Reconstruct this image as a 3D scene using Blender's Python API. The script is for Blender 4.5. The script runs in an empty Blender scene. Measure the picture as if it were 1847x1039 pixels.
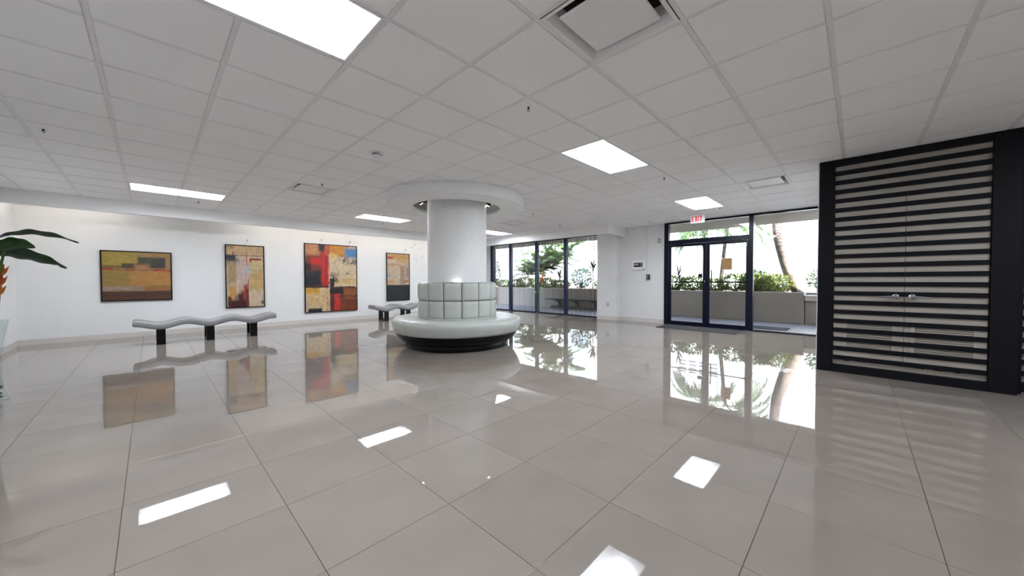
import bpy, math, random
from math import sin, cos, pi, radians, sqrt
from mathutils import Matrix, Vector

random.seed(11)
scene = bpy.context.scene
COL = scene.collection

# ------------------------------------------------------------------ camera
YAW, PITCH, ROLL, FPX, EYE = 0.7745, -0.02139, -0.00186, 637.74, 1.1743
F = Vector((cos(YAW) * cos(PITCH), sin(YAW) * cos(PITCH), sin(PITCH)))
R0 = Vector((sin(YAW), -cos(YAW), 0.0))
U0 = R0.cross(F)
RR = R0 * cos(ROLL) + U0 * sin(ROLL)
UU = U0 * cos(ROLL) - R0 * sin(ROLL)
cam_data = bpy.data.cameras.new('camera')
cam = bpy.data.objects.new('camera', cam_data)
COL.objects.link(cam)
M = Matrix((RR, UU, -F)).transposed().to_4x4()
M.translation = Vector((0, 0, EYE))
cam.matrix_world = M
cam_data.sensor_width = 36.0
cam_data.sensor_fit = 'HORIZONTAL'
cam_data.lens = FPX / 1847 * 36.0
cam_data.clip_start = 0.05
cam_data.clip_end = 300
scene.camera = cam

# ------------------------------------------------------------------ world, sun, exposure
world = bpy.data.worlds.new('world')
scene.world = world
world.use_nodes = True
wn = world.node_tree
for n in list(wn.nodes):
    wn.nodes.remove(n)
sky = wn.nodes.new('ShaderNodeTexSky')
sky.sky_type = 'NISHITA'
sky.sun_disc = False
sky.sun_elevation = radians(50)
sky.sun_rotation = radians(240)
bg = wn.nodes.new('ShaderNodeBackground')
bg.inputs['Strength'].default_value = 0.62
wo = wn.nodes.new('ShaderNodeOutputWorld')
wn.links.new(sky.outputs[0], bg.inputs[0])
wn.links.new(bg.outputs[0], wo.inputs[0])

sun_d = bpy.data.lights.new('sun', 'SUN')
sun_d.energy = 15.0
sun_d.angle = radians(0.6)
sun_d.color = (1.0, 0.98, 0.95)
sun = bpy.data.objects.new('sun', sun_d)
COL.objects.link(sun)
sun.location = (-20, -30, 40)
sun.rotation_euler = Vector((-0.22, -0.55, 0.80)).to_track_quat('Z', 'Y').to_euler()

TROFFER_EMIT = 15.0
COVE_EMIT = 5.0
scene.view_settings.view_transform = 'Standard'
scene.view_settings.look = 'None'
scene.view_settings.gamma = 1.0
scene.view_settings.use_curve_mapping = False
scene.view_settings.exposure = 2.02
scene.cycles.use_denoising = True
scene.cycles.max_bounces = 16
scene.cycles.diffuse_bounces = 12
scene.cycles.glossy_bounces = 6
scene.cycles.transparent_max_bounces = 24
scene.cycles.sample_clamp_indirect = 20.0
scene.cycles.caustics_reflective = True
scene.cycles.caustics_refractive = False


# ------------------------------------------------------------------ helpers
def tag(o, label=None, cat=None, group=None, kind=None):
    if label: o['label'] = label
    if cat: o['category'] = cat
    if group: o['group'] = group
    if kind: o['kind'] = kind
    return o


def empty(name, loc=(0, 0, 0), rz=0.0):
    o = bpy.data.objects.new(name, None)
    o.empty_display_size = 0.1
    COL.objects.link(o)
    o.location = loc
    o.rotation_euler = (0, 0, rz)
    return o


class MB:
    """collects geometry for one mesh object"""

    def __init__(self):
        self.v, self.f, self.s = [], [], []

    def add(self, verts, faces, smooth=False):
        b = len(self.v)
        self.v += [tuple(p) for p in verts]
        for f in faces:
            self.f.append(tuple(i + b for i in f))
            self.s.append(smooth)
        return self

    def box(self, x0, x1, y0, y1, z0, z1):
        v = [(x0, y0, z0), (x1, y0, z0), (x1, y1, z0), (x0, y1, z0),
             (x0, y0, z1), (x1, y0, z1), (x1, y1, z1), (x0, y1, z1)]
        return self.add(v, [(0, 3, 2, 1), (4, 5, 6, 7), (0, 1, 5, 4), (1, 2, 6, 5), (2, 3, 7, 6), (3, 0, 4, 7)])

    def bbox(self, x0, x1, y0, y1, z0, z1, b=0.004):
        """box with chamfered edges"""
        xs, ys, zs = (x0, x1), (y0, y1), (z0, z1)
        idx, v = {}, []
        for i in (0, 1):
            for j in (0, 1):
                for k in (0, 1):
                    sx, sy, sz = (1 if i else -1), (1 if j else -1), (1 if k else -1)
                    c = (xs[i], ys[j], zs[k])
                    idx[i, j, k, 0] = len(v); v.append((c[0], c[1] - sy * b, c[2] - sz * b))
                    idx[i, j, k, 1] = len(v); v.append((c[0] - sx * b, c[1], c[2] - sz * b))
                    idx[i, j, k, 2] = len(v); v.append((c[0] - sx * b, c[1] - sy * b, c[2]))
        f = []
        q = [(0, 0), (1, 0), (1, 1), (0, 1)]
        for i in (0, 1):
            a = [idx[i, j, k, 0] for j, k in q]; f.append(a if i else a[::-1])
            a = [idx[j, i, k, 1] for j, k in q]; f.append(a[::-1] if i else a)
            a = [idx[j, k, i, 2] for j, k in q]; f.append(a if i else a[::-1])
        for j, k in q:
            f.append((idx[0, j, k, 1], idx[1, j, k, 1], idx[1, j, k, 2], idx[0, j, k, 2]))
            f.append((idx[j, 0, k, 0], idx[j, 1, k, 0], idx[j, 1, k, 2], idx[j, 0, k, 2]))
            f.append((idx[j, k, 0, 0], idx[j, k, 1, 0], idx[j, k, 1, 1], idx[j, k, 0, 1]))
        for i in (0, 1):
            for j in (0, 1):
                for k in (0, 1):
                    f.append((idx[i, j, k, 0], idx[i, j, k, 1], idx[i, j, k, 2]))
        return self.add(v, f)

    def tube(self, pts, r, n=8, caps=True, smooth=True):
        """tube along points, r number or list"""
        pts = [Vector(p) for p in pts]
        rs = r if isinstance(r, (list, tuple)) else [r] * len(pts)
        v, f = [], []
        prev = None
        for i, p in enumerate(pts):
            d = (pts[min(i + 1, len(pts) - 1)] - pts[max(i - 1, 0)]).normalized()
            if prev is None:
                ref = Vector((0, 0, 1)) if abs(d.z) < 0.9 else Vector((1, 0, 0))
                u = d.cross(ref).normalized()
            else:
                u = (prev - d * prev.dot(d)).normalized()
            prev = u
            w = d.cross(u)
            for k in range(n):
                a = 2 * pi * k / n
                v.append(p + (u * cos(a) + w * sin(a)) * rs[i])
        for i in range(len(pts) - 1):
            for k in range(n):
                k2 = (k + 1) % n
                f.append((i * n + k, i * n + k2, (i + 1) * n + k2, (i + 1) * n + k))
        self.add(v, f, smooth)
        if caps:
            m = len(pts) - 1
            self.add(v[:n], [tuple(range(n))[::-1]])
            self.add(v[m * n:], [tuple(range(n))])
        return self

    def lathe(self, prof, cx=0, cy=0, n=48, a0=0.0, a1=2 * pi, smooth=True, closed=False):
        full = abs(a1 - a0 - 2 * pi) < 1e-6
        m = n if full else n + 1
        v, f = [], []
        for k in range(m):
            a = a0 + (a1 - a0) * k / n
            for (r, z) in prof:
                v.append((cx + r * cos(a), cy + r * sin(a), z))
        L = len(prof)
        rng = L if closed else L - 1
        for k in range(n):
            k2 = (k + 1) % m
            for i in range(rng):
                i2 = (i + 1) % L
                f.append((k * L + i, k2 * L + i, k2 * L + i2, k * L + i2))
        self.add(v, f, smooth)
        if not full and closed:
            self.add(v[:L], [tuple(range(L))])
            self.add(v[-L:], [tuple(range(L))[::-1]])
        return self

    def sphere(self, c, r, n=12, m=8, sz=1.0):
        v, f = [], []
        for i in range(m + 1):
            t = pi * i / m
            for k in range(n):
                a = 2 * pi * k / n
                v.append((c[0] + r * sin(t) * cos(a), c[1] + r * sin(t) * sin(a), c[2] + r * cos(t) * sz))
        for i in range(m):
            for k in range(n):
                k2 = (k + 1) % n
                f.append((i * n + k, (i + 1) * n + k, (i + 1) * n + k2, i * n + k2))
        return self.add(v, f, True)

    def grid(self, fn, nu, nv, smooth=True):
        v = [fn(i / nu, j / nv) for i in range(nu + 1) for j in range(nv + 1)]
        f = [(i * (nv + 1) + j, (i + 1) * (nv + 1) + j, (i + 1) * (nv + 1) + j + 1, i * (nv + 1) + j + 1)
             for i in range(nu) for j in range(nv)]
        return self.add(v, f, smooth)

    def prism(self, poly, axis, a, b):
        """extrude 2-D polygon along axis ('x','y','z') from a to b; poly gives the two other axes in order"""
        def P(p, t):
            return (t, p[0], p[1]) if axis == 'x' else (p[0], t, p[1]) if axis == 'y' else (p[0], p[1], t)
        n = len(poly)
        v = [P(p, a) for p in poly] + [P(p, b) for p in poly]
        f = [tuple(range(n))[::-1], tuple(range(n, 2 * n))] + [(i, (i + 1) % n, n + (i + 1) % n, n + i) for i in range(n)]
        return self.add(v, f)

    def mesh(self, name, mat=None, o=(0, 0, 0)):
        me = bpy.data.meshes.new(name)
        ox, oy, oz = o
        me.from_pydata([(x - ox, y - oy, z - oz) for x, y, z in self.v], [], self.f)
        me.polygons.foreach_set('use_smooth', self.s)
        me.validate()
        me.update()
        if mat: me.materials.append(mat)
        return me

    def build(self, name, mat, parent=None, o=None, fixn=True):
        """o: world origin of the parent (verts given in world space); None = local verts"""
        me = self.mesh(name, mat, o or (0, 0, 0))
        if fixn:
            import bmesh
            bm = bmesh.new(); bm.from_mesh(me)
            bmesh.ops.recalc_face_normals(bm, faces=bm.faces)
            bm.to_mesh(me); bm.free()
        ob = bpy.data.objects.new(name, me)
        COL.objects.link(ob)
        if parent is not None:
            ob.parent = parent
        return ob


def link_mesh(name, me, parent=None, loc=None):
    ob = bpy.data.objects.new(name, me)
    COL.objects.link(ob)
    if parent is not None: ob.parent = parent
    if loc is not None: ob.location = loc
    return ob


def copy_tree(o, parent=None):
    c = o.copy()
    COL.objects.link(c)
    if parent is not None: c.parent = parent
    for ch in list(o.children):
        copy_tree(ch, c)
    return c


# ------------------------------------------------------------------ materials
def lin(h):
    h = h.lstrip('#')
    out = []
    for i in (0, 2, 4):
        c = int(h[i:i + 2], 16) / 255
        out.append(c / 12.92 if c <= 0.04045 else ((c + 0.055) / 1.055) ** 2.4)
    return (*out, 1.0)


def new_mat(name):
    m = bpy.data.materials.new(name)
    m.use_nodes = True
    nt = m.node_tree
    return m, nt, nt.nodes['Principled BSDF']


def mat(name, col, rough=0.5, metal=0.0, noise=0.0, nscale=8.0, bump=0.0, bscale=60.0, spec=0.5, col2=None, emit=0.0, coat=0.0):
    m, nt, p = new_mat(name)
    c = lin(col) if isinstance(col, str) else (*col, 1.0)
    p.inputs['Base Color'].default_value = c
    p.inputs['Roughness'].default_value = rough
    p.inputs['Metallic'].default_value = metal
    p.inputs['Specular IOR Level'].default_value = spec
    if coat: p.inputs['Coat Weight'].default_value = coat
    tc = nt.nodes.new('ShaderNodeTexCoord')
    if noise > 0 or col2:
        nz = nt.nodes.new('ShaderNodeTexNoise')
        nz.inputs['Scale'].default_value = nscale
        nz.inputs['Detail'].default_value = 5
        nt.links.new(tc.outputs['Object'], nz.inputs['Vector'])
        rp = nt.nodes.new('ShaderNodeValToRGB')
        d = lin(col2) if col2 else tuple(x * (1 - noise) for x in c[:3]) + (1,)
        rp.color_ramp.elements[0].position = 0.35
        rp.color_ramp.elements[1].position = 0.65
        rp.color_ramp.elements[0].color = d
        rp.color_ramp.elements[1].color = c
        nt.links.new(nz.outputs['Fac'], rp.inputs['Fac'])
        nt.links.new(rp.outputs['Color'], p.inputs['Base Color'])
    if bump > 0:
        nb = nt.nodes.new('ShaderNodeTexNoise')
        nb.inputs['Scale'].default_value = bscale
        nb.inputs['Detail'].default_value = 4
        nt.links.new(tc.outputs['Object'], nb.inputs['Vector'])
        bp = nt.nodes.new('ShaderNodeBump')
        bp.inputs['Strength'].default_value = bump
        bp.inputs['Distance'].default_value = 0.01
        nt.links.new(nb.outputs['Fac'], bp.inputs['Height'])
        nt.links.new(bp.outputs['Normal'], p.inputs['Normal'])
    if emit:
        p.inputs['Emission Color'].default_value = c
        p.inputs['Emission Strength'].default_value = emit
    return m


def glass_mat(name, tint=(0.98, 0.985, 0.985), ior=1.4, rough=0.0):
    m = bpy.data.materials.new(name)
    m.use_nodes = True
    nt = m.node_tree
    nt.nodes.remove(nt.nodes['Principled BSDF'])
    out = nt.nodes['Material Output']
    tr = nt.nodes.new('ShaderNodeBsdfTransparent'); tr.inputs[0].default_value = (*tint, 1)
    gl = nt.nodes.new('ShaderNodeBsdfGlossy'); gl.inputs['Roughness'].default_value = rough
    fr = nt.nodes.new('ShaderNodeFresnel'); fr.inputs['IOR'].default_value = ior
    mx = nt.nodes.new('ShaderNodeMixShader')
    # only the outer faces reflect (a thin sheet has no total internal reflection)
    ge = nt.nodes.new('ShaderNodeNewGeometry')
    iv = nt.nodes.new('ShaderNodeMath'); iv.operation = 'SUBTRACT'; iv.inputs[0].default_value = 1.0
    mu = nt.nodes.new('ShaderNodeMath'); mu.operation = 'MULTIPLY'
    nt.links.new(ge.outputs['Backfacing'], iv.inputs[1])
    nt.links.new(iv.outputs[0], mu.inputs[0]); nt.links.new(fr.outputs[0], mu.inputs[1])
    nt.links.new(mu.outputs[0], mx.inputs[0])
    nt.links.new(tr.outputs[0], mx.inputs[1])
    nt.links.new(gl.outputs[0], mx.inputs[2])
    nt.links.new(mx.outputs[0], out.inputs[0])
    return m


def leaf_mat(name, c1, c2, rough=0.45, trans=0.25, scale=3.0):
    m, nt, p = new_mat(name)
    tc = nt.nodes.new('ShaderNodeTexCoord')
    nz = nt.nodes.new('ShaderNodeTexNoise'); nz.inputs['Scale'].default_value = scale; nz.inputs['Detail'].default_value = 3
    nt.links.new(tc.outputs['Object'], nz.inputs['Vector'])
    rp = nt.nodes.new('ShaderNodeValToRGB')
    rp.color_ramp.elements[0].position = 0.38; rp.color_ramp.elements[0].color = lin(c1)
    rp.color_ramp.elements[1].position = 0.62; rp.color_ramp.elements[1].color = lin(c2)
    nt.links.new(nz.outputs['Fac'], rp.inputs['Fac'])
    nt.links.new(rp.outputs[0], p.inputs['Base Color'])
    p.inputs['Roughness'].default_value = rough
    if trans > 0:
        tl = nt.nodes.new('ShaderNodeBsdfTranslucent')
        nt.links.new(rp.outputs[0], tl.inputs[0])
        mx = nt.nodes.new('ShaderNodeMixShader'); mx.inputs[0].default_value = trans
        nt.links.new(p.outputs[0], mx.inputs[1]); nt.links.new(tl.outputs[0], mx.inputs[2])
        nt.links.new(mx.outputs[0], nt.nodes['Material Output'].inputs[0])
    return m


def floor_tile_mat():
    m, nt, p = new_mat('polished_porcelain')
    oi = nt.nodes.new('ShaderNodeObjectInfo')
    tc = nt.nodes.new('ShaderNodeTexCoord')
    nz = nt.nodes.new('ShaderNodeTexNoise'); nz.inputs['Scale'].default_value = 2.2; nz.inputs['Detail'].default_value = 4
    nt.links.new(tc.outputs['Object'], nz.inputs['Vector'])
    rp = nt.nodes.new('ShaderNodeValToRGB')
    rp.color_ramp.elements[0].color = lin('#887f76'); rp.color_ramp.elements[0].position = 0.3
    rp.color_ramp.elements[1].color = lin('#8f867d'); rp.color_ramp.elements[1].position = 0.7
    nt.links.new(nz.outputs['Fac'], rp.inputs['Fac'])
    hs = nt.nodes.new('ShaderNodeHueSaturation')
    mr = nt.nodes.new('ShaderNodeMapRange')
    mr.inputs['To Min'].default_value = 0.97; mr.inputs['To Max'].default_value = 1.03
    nt.links.new(oi.outputs['Random'], mr.inputs['Value'])
    nt.links.new(mr.outputs[0], hs.inputs['Value'])
    nt.links.new(rp.outputs[0], hs.inputs['Color'])
    nt.links.new(hs.outputs[0], p.inputs['Base Color'])
    p.inputs['Roughness'].default_value = 0.014
    p.inputs['IOR'].default_value = 1.55
    return m


def sheer_mat():
    m = bpy.data.materials.new('sheer_fabric')
    m.use_nodes = True
    nt = m.node_tree
    nt.nodes.remove(nt.nodes['Principled BSDF'])
    out = nt.nodes['Material Output']
    tc = nt.nodes.new('ShaderNodeTexCoord')
    mp = nt.nodes.new('ShaderNodeMapping'); mp.inputs['Scale'].default_value = (0.0, 20.0, 0.12)
    nz = nt.nodes.new('ShaderNodeTexNoise'); nz.inputs['Scale'].default_value = 1.0; nz.inputs['Detail'].default_value = 5
    rp = nt.nodes.new('ShaderNodeValToRGB')
    rp.color_ramp.elements[0].position = 0.3; rp.color_ramp.elements[0].color = (0.08, 0.08, 0.08, 1)
    rp.color_ramp.elements[1].position = 0.75; rp.color_ramp.elements[1].color = (0.68, 0.68, 0.68, 1)
    nt.links.new(tc.outputs['Object'], mp.inputs[0]); nt.links.new(mp.outputs[0], nz.inputs['Vector'])
    nt.links.new(nz.outputs['Fac'], rp.inputs['Fac'])
    tr = nt.nodes.new('ShaderNodeBsdfTransparent')
    df = nt.nodes.new('ShaderNodeBsdfDiffuse'); df.inputs[0].default_value = lin('#6d6762')
    mx = nt.nodes.new('ShaderNodeMixShader')
    nt.links.new(rp.outputs[0], mx.inputs[0]); nt.links.new(tr.outputs[0], mx.inputs[1]); nt.links.new(df.outputs[0], mx.inputs[2])
    nt.links.new(mx.outputs[0], out.inputs[0])
    return m


def paint_mat(name, base, strokes, warp=0.05, seed=0.0, stretch=(1.0, 1.0)):
    """abstract painting: soft rectangular strokes with ragged edges; stroke = (u0,u1,v0,v1,colour,softness,density)"""
    m, nt, p = new_mat(name)
    L = nt.links.new
    N = nt.nodes.new
    tc = N('ShaderNodeTexCoord')
    sep = N('ShaderNodeSeparateXYZ'); L(tc.outputs['Generated'], sep.inputs[0])
    cmb = N('ShaderNodeCombineXYZ'); L(sep.outputs['X'], cmb.inputs['X']); L(sep.outputs['Z'], cmb.inputs['Y']); cmb.inputs['Z'].default_value = seed
    mp = N('ShaderNodeMapping'); mp.inputs['Scale'].default_value = (stretch[0], stretch[1], 1)
    L(cmb.outputs[0], mp.inputs[0])
    n1 = N('ShaderNodeTexNoise'); n1.inputs['Scale'].default_value = 7; n1.inputs['Detail'].default_value = 8; n1.inputs['Roughness'].default_value = 0.7
    L(mp.outputs[0], n1.inputs['Vector'])
    sb = N('ShaderNodeVectorMath'); sb.operation = 'SUBTRACT'; L(n1.outputs['Color'], sb.inputs[0]); sb.inputs[1].default_value = (0.5, 0.5, 0.5)
    sc = N('ShaderNodeVectorMath'); sc.operation = 'SCALE'; L(sb.outputs[0], sc.inputs[0]); sc.inputs['Scale'].default_value = warp * 2
    P = N('ShaderNodeVectorMath'); P.operation = 'ADD'; L(cmb.outputs[0], P.inputs[0]); L(sc.outputs[0], P.inputs[1])
    # dry-brush mask
    n2 = N('ShaderNodeTexNoise'); n2.inputs['Scale'].default_value = 22; n2.inputs['Detail'].default_value = 6; n2.inputs['Roughness'].default_value = 0.7
    L(mp.outputs[0], n2.inputs['Vector'])
    # tonal variation of the ground
    n3 = N('ShaderNodeTexNoise'); n3.inputs['Scale'].default_value = 12; n3.inputs['Detail'].default_value = 7
    L(mp.outputs[0], n3.inputs['Vector'])
    cur = N('ShaderNodeRGB'); cur.outputs[0].default_value = lin(base)
    cur = cur.outputs[0]
    for (u0, u1, v0, v1, c, soft, dens) in strokes:
        d = N('ShaderNodeVectorMath'); d.operation = 'SUBTRACT'; L(P.outputs[0], d.inputs[0]); d.inputs[1].default_value = ((u0 + u1) / 2, (v0 + v1) / 2, seed)
        a = N('ShaderNodeVectorMath'); a.operation = 'ABSOLUTE'; L(d.outputs[0], a.inputs[0])
        h = N('ShaderNodeVectorMath'); h.operation = 'SUBTRACT'; h.inputs[0].default_value = ((u1 - u0) / 2, (v1 - v0) / 2, 0); L(a.outputs[0], h.inputs[1])
        q = N('ShaderNodeSeparateXYZ'); L(h.outputs[0], q.inputs[0])
        mi = N('ShaderNodeMath'); mi.operation = 'MINIMUM'; L(q.outputs[0], mi.inputs[0]); L(q.outputs[1], mi.inputs[1])
        ml = N('ShaderNodeMath'); ml.operation = 'MULTIPLY_ADD'; L(mi.outputs[0], ml.inputs[0]); ml.inputs[1].default_value = 1.0 / soft; ml.inputs[2].default_value = 0.5; ml.use_clamp = True
        fac = ml.outputs[0]
        if dens < 1:
            mr = N('ShaderNodeMapRange'); L(n2.outputs['Fac'], mr.inputs['Value'])
            mr.inputs['From Min'].default_value = 0.72 - 0.45 * dens - 0.06; mr.inputs['From Max'].default_value = 0.72 - 0.45 * dens + 0.06
            mm = N('ShaderNodeMath'); mm.operation = 'MULTIPLY'; L(fac, mm.inputs[0]); L(mr.outputs[0], mm.inputs[1]); fac = mm.outputs[0]
        mx = N('ShaderNodeMix'); mx.data_type = 'RGBA'
        L(fac, mx.inputs['Factor']); L(cur, mx.inputs['A']); mx.inputs['B'].default_value = lin(c)
        cur = mx.outputs['Result']
    hs = N('ShaderNodeHueSaturation')
    mr = N('ShaderNodeMapRange'); L(n3.outputs['Fac'], mr.inputs['Value'])
    mr.inputs['From Min'].default_value = 0.3; mr.inputs['From Max'].default_value = 0.7
    mr.inputs['To Min'].default_value = 0.66; mr.inputs['To Max'].default_value = 1.0
    L(mr.outputs[0], hs.inputs['Value']); L(cur, hs.inputs['Color'])
    L(hs.outputs[0], p.inputs['Base Color'])
    p.inputs['Roughness'].default_value = 0.5
    return m


M_WALL = mat('white_wall_paint', '#e1e1e1', 0.7, noise=0.03, nscale=1.5)
M_TILE = mat('ceiling_tile_white', '#f3f3f4', 0.9, bump=0.08, bscale=220)
M_TEE = mat('ceiling_grid_metal', '#e6e6e6', 0.5)
M_PLENUM = mat('plenum_grey', '#4a4a4a', 0.9)
M_FASCIA = mat('white_soffit_paint', '#eeeeee', 0.8)
M_FLOOR = floor_tile_mat()
M_GROUT = mat('floor_grout', '#3d3834', 0.8)
M_BASE = mat('baseboard_tile', '#cdc8c3', 0.25)
M_NAVY = mat('navy_black_aluminium', '#060920', 0.35, spec=0.25)
M_MULL = mat('blue_grey_mullion_metal', '#232a48', 0.35, spec=0.3)  # window flare put into the colour: lighter and bluer than the navy frame
M_GLASS = glass_mat('window_glass')
M_GLASS_V = glass_mat('vase_glass', (0.93, 0.96, 0.96), 1.5)
M_SHEER = sheer_mat()
M_BLACK = mat('black_lacquer', '#060607', 0.3, spec=0.2)
M_BLACKM = mat('black_metal', '#080808', 0.45, spec=0.25)
M_FRAME = mat('black_picture_frame', '#0a0807', 0.4, spec=0.25)
M_LEATH = mat('pale_grey_green_leather', '#b9bcb6', 0.38, noise=0.05, nscale=6, bump=0.05, bscale=90)
M_SEAM = mat('dark_leather_seam', '#5c5f58', 0.7)
M_COLUMN = mat('column_plaster', '#ececeb', 0.42, bump=0.5, bscale=120)
M_BENCH = mat('grey_bench_upholstery', '#8e8e90', 0.35, noise=0.05, nscale=3)
M_WHITE = mat('white_enamel', '#e9e9e9', 0.4)
M_REFL = mat('troffer_reflector_white', '#f2f2f2', 0.5)
M_CHROME = mat('satin_chrome', '#c8ccd2', 0.22, metal=1.0)
M_DARK = mat('dark_slot', '#101010', 0.8)
M_BEIGE = mat('beige_cupboard_paint', '#a79f94', 0.5, noise=0.06, nscale=3)
M_SLAT = mat('black_slat_paint', '#08080f', 0.5, noise=0.15, nscale=5, spec=0.2)
M_CHIP = mat('chipped_wood', '#6a3a26', 0.8, noise=0.4, nscale=20)
M_RED = mat('exit_red', '#e02a34', 0.4, emit=0.05)
M_GREY = mat('grey_plastic', '#9a9a9a', 0.5)
M_MAT = mat('charcoal_mat', '#2c2c2f', 0.95, bump=0.6, bscale=300)
M_STONE = mat('dark_vase_stones', '#24211f', 0.35, col2='#4a443e', nscale=30)
M_LENS = mat('troffer_lens', '#ecf4fe', 0.4, emit=TROFFER_EMIT)
M_COVE = mat('cove_tube', '#fff8ee', 0.4, emit=COVE_EMIT)
M_LAMP = mat('spot_lens', '#fff4e0', 0.3, emit=6.0)
M_UPL = mat('uplight_lens', '#fff8ec', 0.3, emit=40.0)
M_LEAF_IN = leaf_mat('dark_tropical_leaf', '#10240f', '#1c3a18', 0.35, 0.12, 4)
M_LEAF_LT = leaf_mat('mid_green_leaf', '#24481c', '#2f5a22', 0.35, 0.2, 4)
M_STALK = leaf_mat('green_stalk', '#3c5a1c', '#557a28', 0.4, 0.0, 6)
M_FLOWER = mat('heliconia_bract', '#a8351a', 0.4, col2='#b87420', nscale=18)
M_PLANTER = mat('taupe_planter_render', '#857c73', 0.85, noise=0.06, nscale=4, bump=0.2, bscale=80)
M_PLCAP = mat('pale_planter_cap', '#a89f94', 0.8)
M_WALK = mat('walkway_tile', '#8e8580', 0.5, noise=0.05)
M_WALKG = mat('walkway_grout', '#5f5854', 0.9)
M_SOFF = mat('overhang_render', '#a09a92', 0.9)
M_BROWN = mat('brown_column_render', '#5a4a3c', 0.85)
M_FACADE = mat('white_facade_render', '#dcdcd8', 0.85)
M_FBLUE = mat('pale_blue_facade_strip', '#b4c8d2', 0.5)
M_VENT = mat('facade_vent_dark', '#55585a', 0.8)
M_SOIL = mat('planter_soil', '#3a2c20', 0.95, noise=0.3, nscale=12)
M_HEDGE = leaf_mat('hedge_leaf', '#344c18', '#768a36', 0.4, 0.3, 5)
M_HEDGE2 = leaf_mat('variegated_hedge_leaf', '#5c7028', '#b4b468', 0.4, 0.3, 6)
M_BUSH = leaf_mat('dark_bush_leaf', '#24381a', '#4c6636', 0.4, 0.25, 5)
M_PALM = leaf_mat('palm_frond', '#2c4420', '#607a40', 0.45, 0.3, 3)
M_CORDY = leaf_mat('cordyline_leaf', '#1e2416', '#363c22', 0.4, 0.2, 4)
M_STEM = mat('brown_stem', '#4c3c2c', 0.9)
M_TRUNK = mat('palm_trunk', '#80746a', 0.9, col2='#564c44', nscale=9, bump=0.6, bscale=25)
M_NOTICE = mat('brown_notice_paper', '#a07c4c', 0.8)
M_NOTICEL = mat('notice_print', '#7c5c36', 0.8)

# ------------------------------------------------------------------ room constants
CH = 2.6947          # ceiling plane
XL, XR = -1.70, 9.70  # end wall and glazed wall
YN, YF = -5.2, 10.85  # near wall and art wall
FASY = 9.9           # fascia in front of the art-wall cove
FASX, FASY0 = 8.72, 4.87
ZF = 2.455           # underside of the fascias


def in_view(x, y, z, m=60):
    d = Vector((x, y, z - EYE))
    w = d.dot(F)
    if w < 0.05: return False
    px = 923.5 + FPX * d.dot(RR) / w
    py = 519.5 - FPX * d.dot(UU) / w
    return -m < px < 1847 + m and -m < py < 1039 + m


def cells(off, size, lo, hi):
    k0 = math.floor((lo - off) / size)
    out = []
    k = k0
    while off + k * size < hi - 1e-6:
        a, b = off + k * size, off + (k + 1) * size
        out.append((a, b, max(a, lo), min(b, hi)))
        k += 1
    return out


# ------------------------------------------------------------------ floor
floor = MB().box(XL - 0.2, XR + 0.35, YN - 0.2, YF + 0.2, -0.12, -0.006).build('floor', M_GROUT)
tag(floor, 'glossy pale grey porcelain tile floor of the lobby', kind='structure')


def tile_mesh(hx, hy):
    b = MB()
    c = 0.0002
    v = [(-hx, -hy, -0.006), (hx, -hy, -0.006), (hx, hy, -0.006), (-hx, hy, -0.006),
         (-hx, -hy, -c), (hx, -hy, -c), (hx, hy, -c), (-hx, hy, -c),
         (-hx + c, -hy + c, 0), (hx - c, -hy + c, 0), (hx - c, hy - c, 0), (-hx + c, hy - c, 0)]
    f = [(8, 9, 10, 11)]
    for i in range(4):
        j = (i + 1) % 4
        f += [(i, j, 4 + j, 4 + i), (4 + i, 4 + j, 8 + j, 8 + i)]
    b.add(v, f)
    return b


full_tile = tile_mesh(0.2988, 0.2988).mesh('floor_tile', M_FLOOR)
ft = []
for (xa, xb, x0, x1) in cells(0.4786, 0.6, XL, XR + 0.1):
    for (ya, yb, y0, y1) in cells(0.3228, 0.6, YN, YF):
        cut = (x1 - x0 < 0.599) or (y1 - y0 < 0.599)
        if x1 - x0 < 0.01 or y1 - y0 < 0.01: continue
        cx, cy = (x0 + x1) / 2, (y0 + y1) / 2
        vis = any(in_view(px, py, 0, 5) for px in (x0, cx, x1) for py in (y0, cy, y1))
        hid = cx > 6.3 and cy < 0.2
        ft.append((sqrt(cx * cx + cy * cy) if vis and not hid else 999, cx, cy, (x1 - x0) / 2, (y1 - y0) / 2, cut))
ft.sort()
rest = MB()
for i, (d, cx, cy, hx, hy, cut) in enumerate(ft):
    if d < 900 and i < 300:
        if cut:
            me = tile_mesh(hx - 0.0012, hy - 0.0012).mesh('floor_tile', M_FLOOR)
        else:
            me = full_tile
        o = link_mesh('floor_tile', me, floor, (cx, cy, 0))
        o.rotation_euler = (random.gauss(0, 0.00022), random.gauss(0, 0.00022), 0)
    else:
        t = tile_mesh(hx - 0.0012, hy - 0.0012)
        rest.add([(x + cx, y + cy, z) for x, y, z in t.v], t.f)
o = rest.build('floor_tiling', M_FLOOR, floor, fixn=False)
tag(o, kind='stuff')

# ------------------------------------------------------------------ ceiling
ceil = MB().box(XL - 0.2, XR + 0.35, YN - 0.2, YF + 0.2, 2.95, 3.05).build('ceiling', M_PLENUM)
tag(ceil, 'white suspended ceiling of square tiles in a metal grid', kind='structure')
CX0, CY0, CS = 0.3804, 0.1428, 0.6096


def ctile(hx, hy):
    b = MB()
    i0, i1 = 0.0175, 0.007
    b.box(-hx + i0, hx - i0, -hy + i0, hy - i0, 0.0, 0.009)
    b.box(-hx + i1, hx - i1, -hy + i1, hy - i1, 0.009, 0.02)
    return b


def gx(k): return CX0 + CS * k
def gy(k): return CY0 + CS * k


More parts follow.
